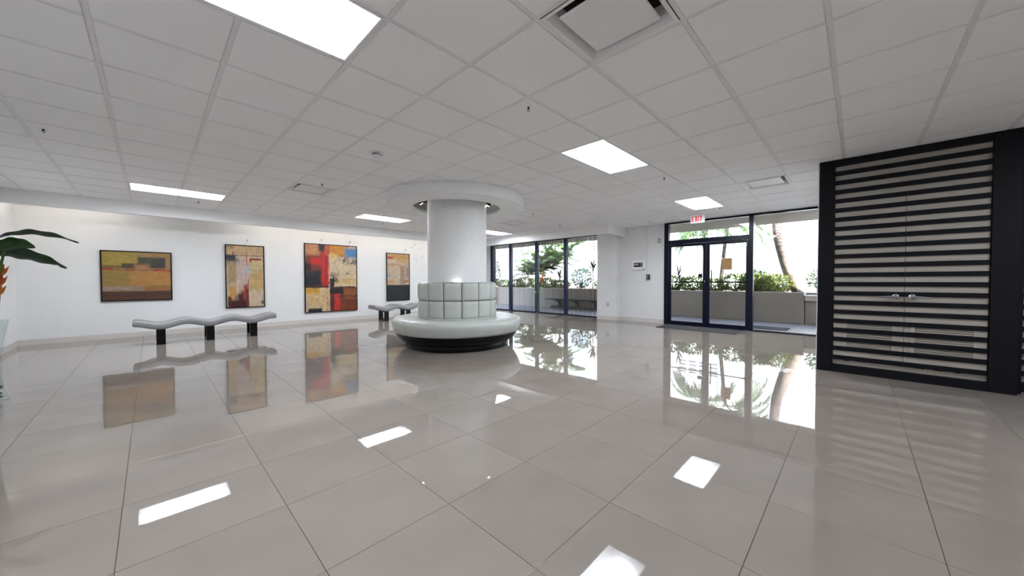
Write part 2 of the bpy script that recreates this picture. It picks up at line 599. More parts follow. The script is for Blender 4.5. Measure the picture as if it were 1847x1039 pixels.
# fixture cells (grid indices)
LIGHTS = [(-1, 3), (5, 3), (11, 3), (-1, 13), (5, 13), (11, 13), (-1, -5), (5, -5)]     # two cells along x; last pair unseen, added to brighten the cupboard side
DIFFS = [(2, 1), (2, 10), (10, 1), (10, 10)]
taken = set()
for (i, j) in LIGHTS:
    taken.add((i, j)); taken.add((i + 1, j))
for c in DIFFS:
    taken.add(c)
RCX, RCY = 4.0248, 5.3664       # column centre
full_ct = ctile(CS / 2, CS / 2).mesh('ceiling_tile', M_TILE)
ct = []
for (xa, xb, x0, x1) in cells(CX0, CS, XL, XR):
    for (ya, yb, y0, y1) in cells(CY0, CS, YN, FASY):
        i, j = round((xa - CX0) / CS), round((ya - CY0) / CS)
        if (i, j) in taken: continue
        xe = min(x1, FASX) if y0 > FASY0 - 0.1 else x1
        if xe - x0 < 0.03 or y1 - y0 < 0.03: continue
        cx, cy = (x0 + xe) / 2, (y0 + y1) / 2
        if (cx - RCX) ** 2 + (cy - RCY) ** 2 < 0.75 ** 2: continue
        cut = (xe - x0 < CS - 1e-3) or (y1 - y0 < CS - 1e-3)
        vis = any(in_view(px, py, CH, 5) for px in (x0, cx, xe) for py in (y0, cy, y1))
        if cx > 6.4 and cy < 0.1: vis = False
        ct.append((sqrt(cx * cx + cy * cy) if vis else 999, cx, cy, (xe - x0) / 2, (y1 - y0) / 2, cut))
ct.sort()
rest = MB()
for i, (d, cx, cy, hx, hy, cut) in enumerate(ct):
    if d < 900 and i < 300:
        me = ctile(hx, hy).mesh('ceiling_tile', M_TILE) if cut else full_ct
        link_mesh('ceiling_tile', me, ceil, (cx, cy, CH + random.uniform(-0.001, 0.001)))
    else:
        t = ctile(hx, hy)
        rest.add([(x + cx, y + cy, z + CH) for x, y, z in t.v], t.f)
tag(rest.build('ceiling_tiling', M_TILE, ceil, fixn=False), kind='stuff')
for k in range(-11, 18):
    y = gy(k)
    if YN < y < FASY:
        xe = FASX if y > FASY0 else XR
        MB().box(XL, xe, y - 0.012, y + 0.012, CH + 0.0042, CH + 0.0085).build('grid_runner', M_TEE, ceil, fixn=False)
for k in range(-4, 16):
    x = gx(k)
    if XL < x < XR:
        ye = FASY0 if x > FASX else FASY
        cuts = sorted((gy(j), gy(j + 1)) for (i, j) in LIGHTS if i + 1 == k)     # no bar across a two-cell light panel
        a = YN
        for (c0, c1) in cuts + [(ye, ye)]:
            if c0 - a > 0.05:
                MB().box(x - 0.012, x + 0.012, a, c0, CH + 0.004, CH + 0.0085).build('grid_runner', M_TEE, ceil, fixn=False)
            a = c1
# cove tops behind the fascias
MB().box(XL, XR + 0.3, FASY + 0.05, YF, CH + 0.03, CH + 0.06).build('cove_top', M_FASCIA, ceil)
MB().box(FASX + 0.05, XR + 0.3, FASY0, FASY + 0.1, CH + 0.03, CH + 0.06).build('cove_top', M_FASCIA, ceil)
MB().box(XL, XR, FASY - 0.03, FASY, CH - 0.002, CH + 0.004).build('edge_trim', M_TEE, ceil)

# fascias (soffit drops)
fa = MB().box(XL, FASX + 0.1, FASY, FASY + 0.10, ZF, CH + 0.06).build('trim_1', M_FASCIA)
tag(fa, 'white dropped soffit band along the painting wall', kind='structure')
fb = MB().box(FASX, FASX + 0.10, FASY0, FASY, ZF, CH + 0.06).box(FASX + 0.1, XR, FASY0, FASY0 + 0.09, ZF, CH + 0.06).build('trim_2', M_FASCIA)
tag(fb, 'white dropped soffit band above the curtained window', kind='structure')

# ------------------------------------------------------------------ walls
w = MB().box(XL - 0.2, XR + 0.35, YF, YF + 0.2, -0.1, 2.95).build('wall_left', M_WALL)
tag(w, 'long white wall hung with paintings', kind='structure')
w = MB().box(XL - 0.2, XL, YN - 0.2, YF, -0.1, 2.95).build('wall_back', M_WALL)
tag(w, 'white end wall beside the tall vase', kind='structure')
w = MB().box(XL, XR, YN - 0.2, YN, -0.1, 2.95).build('wall_near', M_WALL)
tag(w, 'white wall behind the camera', kind='structure')
WY0, WY1, WZ = 5.69, 10.80, 2.60
DY0, DY1 = 0.30, 3.73
wr = MB()
wr.box(XR, XR + 0.3, DY1, WY0, -0.1, 2.95)                    # wall by the doors
wr.box(9.53, XR, 5.047, WY0, 0.0, 2.95)                       # pier
wr.box(9.75, XR + 0.3, WY0, WY1, WZ, 2.95)                    # above the window
wr.box(9.75, XR + 0.3, WY1, YF, -0.1, 2.95)
wr.box(XR, XR + 0.3, 0.0, DY1, 2.70, 2.95)                    # above the doors
wr.box(XR, XR + 0.3, YN, DY0, -0.1, 2.95)
tag(wr.build('wall_right', M_WALL), 'white wall and square pier between window and doors', kind='structure')

bl = MB()
for i in range(19):
    x0 = XL + 0.6 * i; x1 = min(x0 + 0.598, XR)
    if x1 > x0: bl.box(x0, x1, YF - 0.012, YF, 0.0, 0.105)
tag(bl.build('baseboard_left', M_BASE), 'low tiled skirting under the paintings', kind='structure')
tag(MB().box(XL, XL + 0.012, 0, YF - 0.012, 0, 0.105).build('baseboard_back', M_BASE), 'low tiled skirting on the end wall', kind='structure')
br = MB()
br.box(9.518, 9.53, 5.035, WY0, 0, 0.105).box(9.53, XR, 5.035, 5.047, 0, 0.105)
br.box(XR - 0.012, XR, 4.4, 5.035, 0, 0.105).box(XR - 0.012, XR, DY1 + 0.01, 4.398, 0, 0.105)
tag(br.build('baseboard_right', M_BASE), 'low tiled skirting round the pier and by the doors', kind='structure')

# ------------------------------------------------------------------ curtained window
win = empty('window_1', (9.85, 8.35, 0))
tag(win, 'wide dark framed window wall behind sheer streaked curtains', kind='structure')
WO = (9.85, 8.35, 0)
MULL = [(10.66, 10.80), (9.63, 9.735), (8.30, 8.405), (7.02, 7.125), (5.69, 5.72)]
for (a, b) in MULL:
    MB().box(9.78, 9.90, a, b, 0.0, WZ).build('mullion', M_MULL, win, WO)
MB().box(9.80, 9.90, WY0, WY1, 0.0, 0.035).build('sill', M_NAVY, win, WO)
MB().box(9.80, 9.90, WY0, WY1, WZ - 0.035, WZ).build('head', M_NAVY, win, WO)
bays = [(9.735, 10.66), (8.405, 9.63), (7.125, 8.30), (5.72, 7.02)]
for (a, b) in bays:
    MB().box(9.872, 9.878, a, b, 0.035, WZ - 0.035).build('pane', M_GLASS, win, WO)
CURT = ['sheer streaked curtain in the window bay beside the round bench',
        'sheer streaked curtain in the bay just left of the glass vase',
        'sheer streaked curtain in the bay just right of the glass vase',
        'sheer streaked curtain in the window bay beside the white pier']
for (a, b), lb in zip(bays, CURT):
    c = MB()
    n = int((b - a) / 0.012)
    def cf(u, v, a=a, b=b):
        y = a + (b - a) * u
        return (9.842 + 0.012 * sin(y * 47 + 2 * sin(y * 7)), y, 0.04 + (WZ - 0.08) * v)
    c.grid(cf, n, 1)
    o = c.build('sheer_curtain', M_SHEER, fixn=False)
    tag(o, lb, 'curtain', 'sheer curtains in the window bays')

# ------------------------------------------------------------------ glazed entrance
ent = empty('window_2', (9.72, 2.0, 0))
EO = (9.72, 2.0, 0)
tag(ent, 'navy black glazed entrance frame with transom and sidelight', kind='structure')
def ebox(name, y0, y1, z0, z1, x0=9.66, x1=9.80, m=M_NAVY):
    return MB().bbox(x0, x1, y0, y1, z0, z1, 0.004).build(name, m, ent, EO)
ebox('jamb', 3.625, 3.73, 0, 2.70)
ebox('jamb', 0.30, 0.40, 0, 2.70)
ebox('mullion', 1.725, 1.81, 0, 2.70)
ebox('head', 0.40, 3.625, 2.65, 2.70)
ebox('transom_bar', 1.81, 3.625, 2.115, 2.225)
ebox('sill', 0.40, 1.725, 0, 0.028)
ebox('threshold', 1.81, 3.625, 0, 0.012)
MB().box(9.725, 9.733, 1.81, 3.625, 2.225, 2.65).build('transom_pane', M_GLASS, ent, EO)
MB().box(9.725, 9.733, 0.40, 1.725, 0.028, 2.65).build('sidelight_pane', M_GLASS, ent, EO)


def door_leaf(name, label, y0, y1, hinge_hi):
    o = (9.71, (y0 + y1) / 2, 0)
    d = empty(name, o)
    tag(d, label, kind='structure')
    X0, X1 = 9.69, 9.735
    g0, g1 = (y0 + 0.075, y1 - 0.06) if hinge_hi else (y0 + 0.055, y1 - 0.075)
    MB().bbox(X0, X1, y0, g0, 0.014, 2.112, 0.003).build('stile', M_NAVY, d, o)
    MB().bbox(X0, X1, g1, y1, 0.014, 2.112, 0.003).build('stile', M_NAVY, d, o)
    MB().bbox(X0, X1, g0, g1, 0.014, 0.10, 0.003).build('bottom_rail', M_NAVY, d, o)
    MB().bbox(X0, X1, g0, g1, 2.045, 2.112, 0.003).build('top_rail', M_NAVY, d, o)
    MB().box(9.71, 9.716, g0, g1, 0.10, 2.045).build('pane', M_GLASS, d, o)
    pb = MB().tube([(9.64, y0 + 0.04, 1.125), (9.64, y1 - 0.04, 1.125)], 0.016, 10)
    for yy in (y0 + 0.05, y1 - 0.05):
        pb.bbox(9.63, 9.69, yy - 0.02, yy + 0.02, 1.10, 1.15, 0.003)
    pb.build('push_bar', M_BLACKM, d, o)
    # closer
    ym = y1 - 0.12 if hinge_hi else y0 + 0.12
    s = -1 if hinge_hi else 1
    MB().bbox(9.62, 9.69, min(ym, ym + s * 0.26), max(ym, ym + s * 0.26), 2.055, 2.11, 0.006).tube(
        [(9.63, ym + s * 0.2, 2.115), (9.60, ym + s * 0.36, 2.118), (9.66, ym + s * 0.46, 2.13)], 0.008, 6).build('door_closer', M_NAVY, d, o)
    return d, o


d1, o1 = door_leaf('door_1', 'glass entrance door leaf next to the wall panel', 2.712, 3.62, True)
d2, o2 = door_leaf('door_2', 'glass entrance door leaf with a brown notice', 1.815, 2.708, False)
MB().bbox(9.655, 9.69, 2.79, 2.885, 1.245, 1.335, 0.004).build('lock_box', M_BLACKM, d1, o1)
MB().tube([(9.655, 2.735, 1.16), (9.655, 2.735, 1.105)], 0.012, 8).build('bar_end', M_CHROME, d1, o1)
MB().tube([(9.735, 2.615, 0.93), (9.79, 2.615, 0.96), (9.79, 2.615, 1.39), (9.735, 2.615, 1.42)], 0.016, 8).build('pull_handle', M_BLACKM, d2, o2)
nt_ = MB().box(9.698, 9.7005, 2.15, 2.356, 1.418, 1.702).build('notice', M_NOTICE)
tag(nt_, 'brown paper notice taped to the glass door', 'notice')
tp = MB()
for k in range(9):
    z = 1.665 - 0.026 * k
    if k == 4: continue
    tp.box(9.6965, 9.698, 2.175, 2.33 - 0.03 * (k % 3), z - 0.003, z + 0.003)
tp.build('print_lines', M_NOTICEL, nt_)
MB().box(9.6972, 9.701, 2.335, 2.366, 1.69, 1.71).build('tape', M_WHITE, nt_)
MB().box(9.6972, 9.701, 2.34, 2.37, 1.408, 1.42).build('tape', M_WHITE, nt_)


def cord(name, label, pts, r, m):
    o = MB().tube(pts, r, 6).build(name, m)
    return tag(o, label, 'cord')


lp = [(9.80, 3.162 + 0.054 * cos(t), 1.79 + (0.06 * sin(t) if sin(t) < 0 else 0)) for t in [pi + pi * k / 12 for k in range(13)]]
cord('hanging_chain', 'thin chain loop hanging behind the door by the wall', [(9.80, 3.108, 2.12)] + lp + [(9.80, 3.216, 2.12)], 0.004, M_GREY)
lp = [(9.63, 1.885 + 0.05 * cos(t), 1.99 + 0.05 * sin(t)) for t in [pi + pi * k / 12 for k in range(13)]]
cord('cable_loop', 'grey cable loop drooping from the door head by the sidelight', [(9.65, 1.835, 2.13)] + lp + [(9.65, 1.935, 2.13)], 0.004, M_GREY)

mt = MB()
mt.bbox(8.80, 9.56, 1.86, 3.60, 0.0, 0.010, 0.003)
o = mt.build('door_mat', M_MAT)
tag(o, 'charcoal door mat lying inside the glass doors', 'mat')
MB().box(8.84, 9.52, 1.90, 3.56, 0.010, 0.012).build('pile', M_MAT, o)

# ------------------------------------------------------------------ round bench with column
RB = (RCX, RCY, 0)
colu = empty('round_column', RB)
tag(colu, 'thick round white plaster column rising through the round bench', 'column')
MB().lathe([(0.544, 0.3), (0.544, 2.72)], RCX, RCY, 72).build('shaft', M_COLUMN, colu, RB)

ring = empty('ceiling_ring', (RCX, RCY, 2.51))
RO = (RCX, RCY, 2.51)
tag(ring, 'white ring bulkhead hanging from the ceiling round the column', 'bulkhead')
ro, ri, zb, zt = 1.24, 0.80, 2.508, CH - 0.001
MB().lathe([(ri + 0.03, zt), (ro - 0.004, zt), (ro, zt - 0.004), (ro, zb + 0.006), (ro - 0.006, zb), (ri + 0.005, zb), (ri, zb + 0.005), (ri, zb + 0.055), (ri + 0.03, zb + 0.06)],
           RCX, RCY, 96, closed=True).build('drum', M_FASCIA, ring, RO)
MB().lathe([(ri + 0.03, zt + 0.03), (ri + 0.05, zt + 0.03), (ri + 0.05, zt), (ri + 0.03, zt)], RCX, RCY, 72, closed=True).build('inner_collar', M_FASCIA, ring, RO)
MB().lathe([(0.54, zt + 0.035), (ri + 0.06, zt + 0.035), (ri + 0.06, zt + 0.05), (0.54, zt + 0.05)], RCX, RCY, 72, closed=True).build('cavity_top', M_FASCIA, ring, RO)
MB().lathe([(0.62, zt + 0.02), (0.70, zt + 0.02), (0.70, zt - 0.02), (0.62, zt - 0.02)], RCX, RCY, 72, closed=True).build('track', M_BLACKM, ring, RO)


def spot(x, y, z, label):
    o = (x, y, z)
    e = empty('track_spotlight', o)
    tag(e, label, 'spotlight', 'spotlights inside the ceiling ring')
    d = Vector((RCX - x, RCY - y, -0.9)).normalized()
    c = Vector(o)
    MB().tube([c - d * 0.04, c - d * 0.035, c + d * 0.035], [0.012, 0.028, 0.030], 16).build('housing', M_BLACKM, e, o)
    MB().tube([c + d * 0.0352, c + d * 0.037], 0.025, 16).build('lens', M_LAMP, e, o)
    MB().tube([c - d * 0.02, (x, y, CH + 0.02)], 0.006, 6).build('bracket', M_BLACKM, e, o)


spot(3.455, 5.715, 2.60, 'small black spotlight in the ring left of the column')
spot(4.455, 4.955, 2.60, 'small black spotlight in the ring right of the column')

rb = empty('round_bench', RB)
tag(rb, 'round bench in pale grey green leather on a black plinth around the column', 'bench')
MB().lathe([(0.60, 0.0), (0.935, 0.0), (0.944, 0.008), (0.944, 0.14), (0.60, 0.14)], RCX, RCY, 96, closed=True).build('plinth', M_BLACK, rb, RB)
MB().lathe([(0.60, 0.12), (0.97, 0.10), (1.03, 0.13), (1.075, 0.18), (1.115, 0.245), (1.122, 0.262), (1.10, 0.275), (0.60, 0.275)], RCX, RCY, 96, closed=True).build('seat_rim', M_BLACK, rb, RB)
seat_prof = [(0.60, 0.262), (1.10, 0.262), (1.125, 0.268), (1.14, 0.30), (1.165, 0.36), (1.178, 0.415), (1.178, 0.45), (1.165, 0.48), (1.14, 0.502), (1.09, 0.516), (1.0, 0.520), (0.85, 0.514), (0.74, 0.505), (0.60, 0.50)]
for k in range(3):
    a0 = radians(185.3 + 120 * k + 0.25); a1 = radians(185.3 + 120 * (k + 1) - 0.25)
    b = MB()
    n = 44
    v, f = [], []
    L = len(seat_prof)
    for i in range(n + 1):
        a = a0 + (a1 - a0) * i / n
        e = min(i, n - i)
        sh = 0.012 * max(0, 1 - e / 2.0) ** 2 if e < 2 else 0.0
        w_ = 0.002 * sin(a * 37 + k) + 0.0015 * sin(a * 83)
        for (r, z) in seat_prof:
            out = r > 1.12 or z > 0.5
            v.append((RCX + (r - (sh if out else 0) + (w_ if r > 0.9 else 0)) * cos(a), RCY + (r - (sh if out else 0)) * sin(a), z - (sh if z > 0.4 else 0) + (w_ if z > 0.5 else 0)))
    for i in range(n):
        for j in range(L):
            j2 = (j + 1) % L
            f.append((i * L + j, (i + 1) * L + j, (i + 1) * L + j2, i * L + j2))
    b.add(v, f, True)
    b.add(v[:L], [tuple(range(L))]); b.add(v[-L:], [tuple(range(L))])
    b.build('seat_cushion', M_LEATH, rb, RB)
# backrest core, welt and tufted panels
MB().lathe([(0.60, 0.49), (0.695, 0.49), (0.695, 1.135), (0.60, 1.135)], RCX, RCY, 72, closed=True).build('backrest_core', M_SEAM, rb, RB)
MB().lathe([(0.70 + 0.018 * cos(t), 0.512 + 0.014 * sin(t)) for t in [2 * pi * i / 10 for i in range(10)]], RCX, RCY, 72, closed=True).build('welt', M_LEATH, rb, RB)


def panel(a0, a1, z0, z1):
    g = radians(0.35)
    a0 += g; a1 -= g
    z0 += 0.004; z1 -= 0.004
    nu, nv = 10, 10
    v, f = [], []
    us = [-1, -0.965, -0.88, -0.7, -0.4, 0, 0.4, 0.7, 0.88, 0.965, 1]
    top = z1 > 1.0
    for u in us:
        for t in us:
            bu = 1 - abs(u) ** 7
            bt = 1 - abs(t) ** 7
            if top and t > 0:
                bt = 1 - abs(t) ** 5
            h = 0.694 + 0.032 * (bu * bt) ** 0.6
            if u in (-1, 1) or t in (-1, 1): h = 0.690
            a = (a0 + a1) / 2 + (a1 - a0) / 2 * u
            z = (z0 + z1) / 2 + (z1 - z0) / 2 * t
            v.append((RCX + h * cos(a), RCY + h * sin(a), z))
    for i in range(10):
        for j in range(10):
            f.append((i * 11 + j, (i + 1) * 11 + j, (i + 1) * 11 + j + 1, i * 11 + j + 1))
    b = MB().add(v, f, True)
    if top:   # rolled top edge back to the column side
        vv = []
        for i, u in enumerate(us):
            a = (a0 + a1) / 2 + (a1 - a0) / 2 * u
            for (r, z) in ((0.692, z1), (0.682, z1 + 0.008), (0.66, z1 + 0.012), (0.61, z1 + 0.010)):
                vv.append((RCX + r * cos(a), RCY + r * sin(a), z))
        ff = [(i * 4 + j, (i + 1) * 4 + j, (i + 1) * 4 + j + 1, i * 4 + j + 1) for i in range(10) for j in range(3)]
        b.add(vv, ff, True)
    b.build('backrest_panel', M_LEATH, rb, RB)


angs = [radians(163.7 + 25 * k) for k in range(15)] + [radians(163.7 + 360)]
for k in range(15):
    for (z0, z1) in ((0.515, 0.826), (0.826, 1.137)):
        panel(angs[k], angs[k + 1], z0, z1)

# up-light tucked between backrest and column
ul = empty('uplight', (3.652, 4.896, 1.10))
UO = (3.652, 4.896, 1.10)
tag(ul, 'small uplight glowing on the column behind the bench back', 'uplight')
MB().tube([(3.652, 4.896, 1.02), (3.652, 4.896, 1.08)], 0.024, 14).build('housing', M_BLACKM, ul, UO)
MB().tube([(3.652, 4.896, 1.0805), (3.652, 4.896, 1.083)], 0.02, 14).build('lens', M_UPL, ul, UO)

# hanging glass balls
BALLS = [(3.286, 5.608, 1.804, .022, 'largest clear glass ball hanging above the fourth painting side of the column'),
         (3.237, 5.637, 1.763, .017, 'clear glass ball hanging nearest the narrow dark-based painting'),
         (3.351, 5.570, 1.727, .016, 'clear glass ball hanging between two others just left of the column'),
         (3.388, 5.547, 1.580, .018, 'low clear glass ball hanging close to the left edge of the column'),
         (3.260, 5.623, 1.558, .016, 'lowest pair of clear glass balls, the one nearer the narrow painting'),
         (3.290, 5.590, 1.530, .012, 'lowest tiny glass ball hanging left of the column'),
         (3.464, 5.500, 1.522, .010, 'tiny glass ball touching the left outline of the column'),
         (3.470, 4.980, 1.830, .011, 'tiny glass ball hanging before the upper left of the column shaft'),
         (3.800, 4.660, 1.868, .010, 'tiny glass ball hanging before the upper middle of the column shaft'),
         (3.600, 4.800, 1.595, .010, 'tiny glass ball hanging before the middle of the column shaft'),
         (4.520, 4.671, 1.543, .020, 'dark glinting glass ball hanging against the window right of the column'),
         (4.496, 4.694, 1.753, .012, 'small upper glass ball hanging against the window right of the column')]
for (x, y, z, r, lb) in BALLS:
    o = (x, y, z)
    e = empty('glass_ball', o)
    tag(e, lb, 'glass ball', 'glass balls hung round the column')
    MB().sphere(o, r, 14, 10).build('ball', M_GLASS_V, e, o)
    MB().tube([(x, y, z + r), (x, y, 2.508 if sqrt((x - RCX) ** 2 + (y - RCY) ** 2) > 0.81 else CH + 0.034)], 0.0005, 4).build('wire', M_GREY, e, o)
    MB().tube([(x, y, z + r - 0.001), (x, y, z + r + 0.005)], 0.003, 6).build('cap', M_CHROME, e, o)


# ------------------------------------------------------------------ wavy benches
def wavy_bench(label):
    e = empty('wavy_bench', (0, 0, 0))
    tag(e, label, 'bench', 'wavy benches along the painting wall')
    X0, X1, Yd = -0.36, 1.81, 0.48      # x measured from the first leg; depth in y from 0
    def prof(x):
        return 0.375 - 0.036 * cos(2 * pi * x / 0.70)
    nu = 72
    cs = []
    hw, hh = Yd / 2, 0.062
    for k in range(28):
        t = 2 * pi * k / 28
        c, s = cos(t), sin(t)
        cs.append((hw * math.copysign(abs(c) ** 0.22, c), hh * math.copysign(abs(s) ** 0.42, s)))
    v, f = [], []
    for i in range(nu + 1):
        x = X0 + (X1 - X0) * i / nu
        e2 = min(x - X0, X1 - x)
        sc = 1.0 if e2 > 0.03 else sqrt(max(0.0, 1 - (1 - e2 / 0.03) ** 2)) * 0.25 + 0.75
        zc = prof(x)
        for (a, b) in cs:
            v.append((x, hw + a * (0.94 + 0.06 * sc), zc + b * sc))
    n = len(cs)
    for i in range(nu):
        for k in range(n):
            k2 = (k + 1) % n
            f.append((i * n + k, (i + 1) * n + k, (i + 1) * n + k2, i * n + k2))
    b = MB().add(v, f, True)
    b.add(v[:n], [tuple(range(n))]); b.add(v[-n:], [tuple(range(n))])
    b.build('seat', M_BENCH, e)
    for lx in (0.0, 0.70, 1.405):
        lg = MB()
        x0, x1 = lx - 0.062, lx + 0.062
        y0, y1, zt_ = 0.05, 0.45, 0.305
        lg.box(x0, x1, y0, y0 + 0.045, 0, zt_).box(x0, x1, y1 - 0.045, y1, 0, zt_)
        lg.box(x0, x1, y0 + 0.045, y1 - 0.045, 0, 0.045).box(x0, x1, y0 + 0.045, y1 - 0.045, zt_ - 0.045, zt_)
        lg.build('leg', M_BLACK, e)
    return e


b1 = wavy_bench('grey wavy bench on black legs below the two left-hand paintings')
b1.location = (0.12, 9.15, 0)
b2 = copy_tree(b1)
b2['label'] = 'grey wavy bench half hidden behind the round bench, below the narrow painting'
b2.location = (4.79, 9.73, 0)

# ------------------------------------------------------------------ paintings
P1 = paint_mat('painting_ochre', '#a8823c', [
    (-.1, .52, .64, 1.1, '#a28a3a', .05, 1), (.5, 1.1, .64, 1.1, '#a07c48', .05, 1),
    (.0, .5, .66, .72, '#6a5430', .04, .7), (.50, .92, .67, .90, '#4a4434', .03, 1), (.70, .90, .68, .88, '#3c3a30', .05, .8), (.27, .55, .665, .765, '#4c4028', .02, 1),
    (.46, .66, .60, .74, '#a87650', .09, .95), (-.1, 1.1, .605, .645, '#84602e', .02, .6),
    (-.05, .15, .635, .66, '#b01418', .008, 1), (.33, .46, .625, .645, '#a8181a', .008, .9), (.73, .91, .615, .65, '#b01418', .008, 1), (.95, 1.1, .60, .63, '#b01418', .008, 1),
    (-.1, .40, .30, .60, '#94783a', .05, 1), (.38, 1.1, .33, .60, '#b27c3c', .06, 1), (.38, .8, .47, .58, '#a87c44', .05, .5),
    (-.1, 1.1, .20, .285, '#907a70', .04, 1), (.60, 1.1, .19, .30, '#96682e', .04, .9), (-.1, .4, .22, .27, '#a0968c', .03, .5),
    (-.1, 1.1, -.1, .185, '#4c2c1c', .03, 1), (-.1, 1.1, .02, .08, '#5e3826', .03, .5)], 0.02, 1.3, (1.0, 4.0))
P2 = paint_mat('painting_cream', '#c6aa8e', [
    (-.1, 1.1, .85, 1.1, '#c2a27c', .04, 1), (.0, .2, .95, 1.1, '#8a6a3a', .04, .6), (.72, .9, .88, .98, '#b49c86', .06, .6),
    (.04, .27, .40, .74, '#a88e66', .06, .8), (.27, .56, .30, .80, '#c4ada4', .08, .9), (-.1, .24, .76, .845, '#14243a', .03, .95), (.0, .32, .71, .80, '#4c5a58', .08, .5),
    (-.1, 1.1, .838, .848, '#5a3c34', .006, .9), (-.1, .3, .755, .765, '#1c2430', .006, .9), (.2, .6, .757, .763, '#9a5a48', .005, .7),
    (.64, .96, .60, .76, '#c6b282', .03, 1), (.62, .94, .772, .80, '#801e12', .012, .9), (.62, .66, .74, .79, '#701a10', .012, .9),
    (.62, .98, .28, .58, '#c2a468', .08, .85), (.50, .66, .54, .66, '#b4b0b4', .06, .8), (.58, .98, .0, .27, '#ccb69c', .05, .9), (.64, .98, .595, .602, '#7a5c3a', .004, .6),
    (.07, .24, .06, .34, '#c2904e', .05, 1), (.22, .34, .09, .2, '#77706a', .04, .7), (.36, .56, .08, .27, '#84443a', .05, .9), (.44, .56, .22, .37, '#a4442a', .05, .9),
    (.04, .57, -.1, .12, '#3c0c0a', .06, 1), (.03, .12, .0, .18, '#5a1410', .04, .7), (.30, .44, .05, .22, '#461010', .05, .8), (.50, .57, .02, .30, '#7e1c14', .03, .8),
    (.562, .582, -.1, .46, '#5c3424', .008, .85), (.53, .55, .68, .92, '#a04030', .004, .7), (.17, .19, .8, .9, '#3a3430', .006, .7), (.93, .99, .04, .09, '#28384c', .03, .9)], 0.014, 4.1, (1.6, 0.9))
P3 = paint_mat('painting_red_patchwork', '#c8b496', [
    (-.1, .44, .36, 1.1, '#6c3424', .04, 1), (-.1, .27, .82, 1.1, '#c0855a', .06, .85), (.02, .3, .62, .84, '#7a2c20', .06, .8),
    (.10, .30, .70, .80, '#d01c14', .03, .85), (.30, .45, .37, .92, '#c41a12', .03, .9), (.36, .40, .4, .9, '#8c2a1c', .015, .7), (-.1, .10, .62, .72, '#161418', .04, .9),
    (-.1, .28, .38, .60, '#14141e', .06, .85), (-.1, .2, .54, .58, '#26304a', .05, .6), (.24, .40, .90, 1.1, '#1e1c22', .04, .8), (.36, .50, .84, 1.1, '#b4502c', .03, .85),
    (.45, 1.1, .36, .86, '#cdb898', .03, 1), (.46, .84, .84, 1.1, '#c8842a', .05, .95), (.46, .6, .8, .88, '#d2b06a', .05, .8), (.76, 1.1, .82, .97, '#4a80b2', .05, .95), (.62, .8, .76, .88, '#8a6648', .04, .45),
    (.72, 1.1, .72, .81, '#3e404c', .05, .5), (.62, .95, .68, .74, '#5a5048', .04, .3), (.52, 1.1, .40, .50, '#c49c56', .05, .5), (.78, .86, .56, .6, '#6c5850', .03, .5), (.46, .62, .44, .58, '#22262e', .05, .5), (.45, .54, .36, .50, '#12131a', .03, .85),
    (-.1, .44, -.1, .355, '#ccb188', .03, 1), (.0, .26, .27, .36, '#c6922a', .04, .85), (.1, .42, .12, .26, '#c8985a', .05, .4), (.38, .44, .0, .36, '#b06a48', .02, .4), (.04, .30, -.1, .05, '#141820', .03, .9), (-.1, .44, .355, .385, '#3a221a', .01, .7),
    (.45, 1.1, -.1, .36, '#6e3018', .03, 1), (.72, 1.1, .18, .33, '#8a4c1c', .05, .8), (.45, .72, .25, .36, '#141218', .04, .9), (.46, .54, -.1, .25, '#5a1c14', .03, .8), (.54, .66, -.02, .25, '#bc2a18', .03, .85), (.6, 1.0, .20, .235, '#2c1c14', .02, .5), (.66, 1.1, -.1, .07, '#803c1c', .04, .6),
    (.45, 1.1, .352, .37, '#2e201a', .008, .8), (.425, .455, -.1, .85, '#d2c0a4', .008, .45)], 0.035, 7.7, (1.5, 1.5))
P4 = paint_mat('painting_cream_over_black', '#c0a88c', [
    (.12, 1.1, .82, 1.1, '#c29c66', .06, .9), (.25, 1.1, .9, .96, '#c08a44', .04, .5), (-.1, .26, .885, .93, '#c43222', .02, .95), (-.1, .4, .80, .88, '#c4b8a4', .05, .7), (-.1, .6, .74, .78, '#b08e54', .04, .6),
    (-.1, .6, .40, .72, '#c2ac92', .06, 1), (.60, .78, .34, .74, '#a68874', .03, .85), (.78, 1.1, .44, .80, '#b49c8c', .05, .8), (.86, .96, .5, .7, '#94826e', .04, .7), (.60, .615, .34, .74, '#7c5c48', .006, .7), (.76, .775, .34, .72, '#8a6650', .006, .7),
    (-.02, .13, .49, .55, '#7aa0b6', .04, .9), (-.1, .3, .36, .43, '#c69460', .05, .7), (.76, .95, .375, .43, '#a8482a', .02, .6),
    (-.1, 1.1, -.1, .325, '#1a1922', .012, 1), (.0, .7, .2, .26, '#2e2e32', .04, .5), (.2, 1.0, .1, .16, '#26242e', .04, .5)], 0.02, 2.9, (0.8, 3.0))


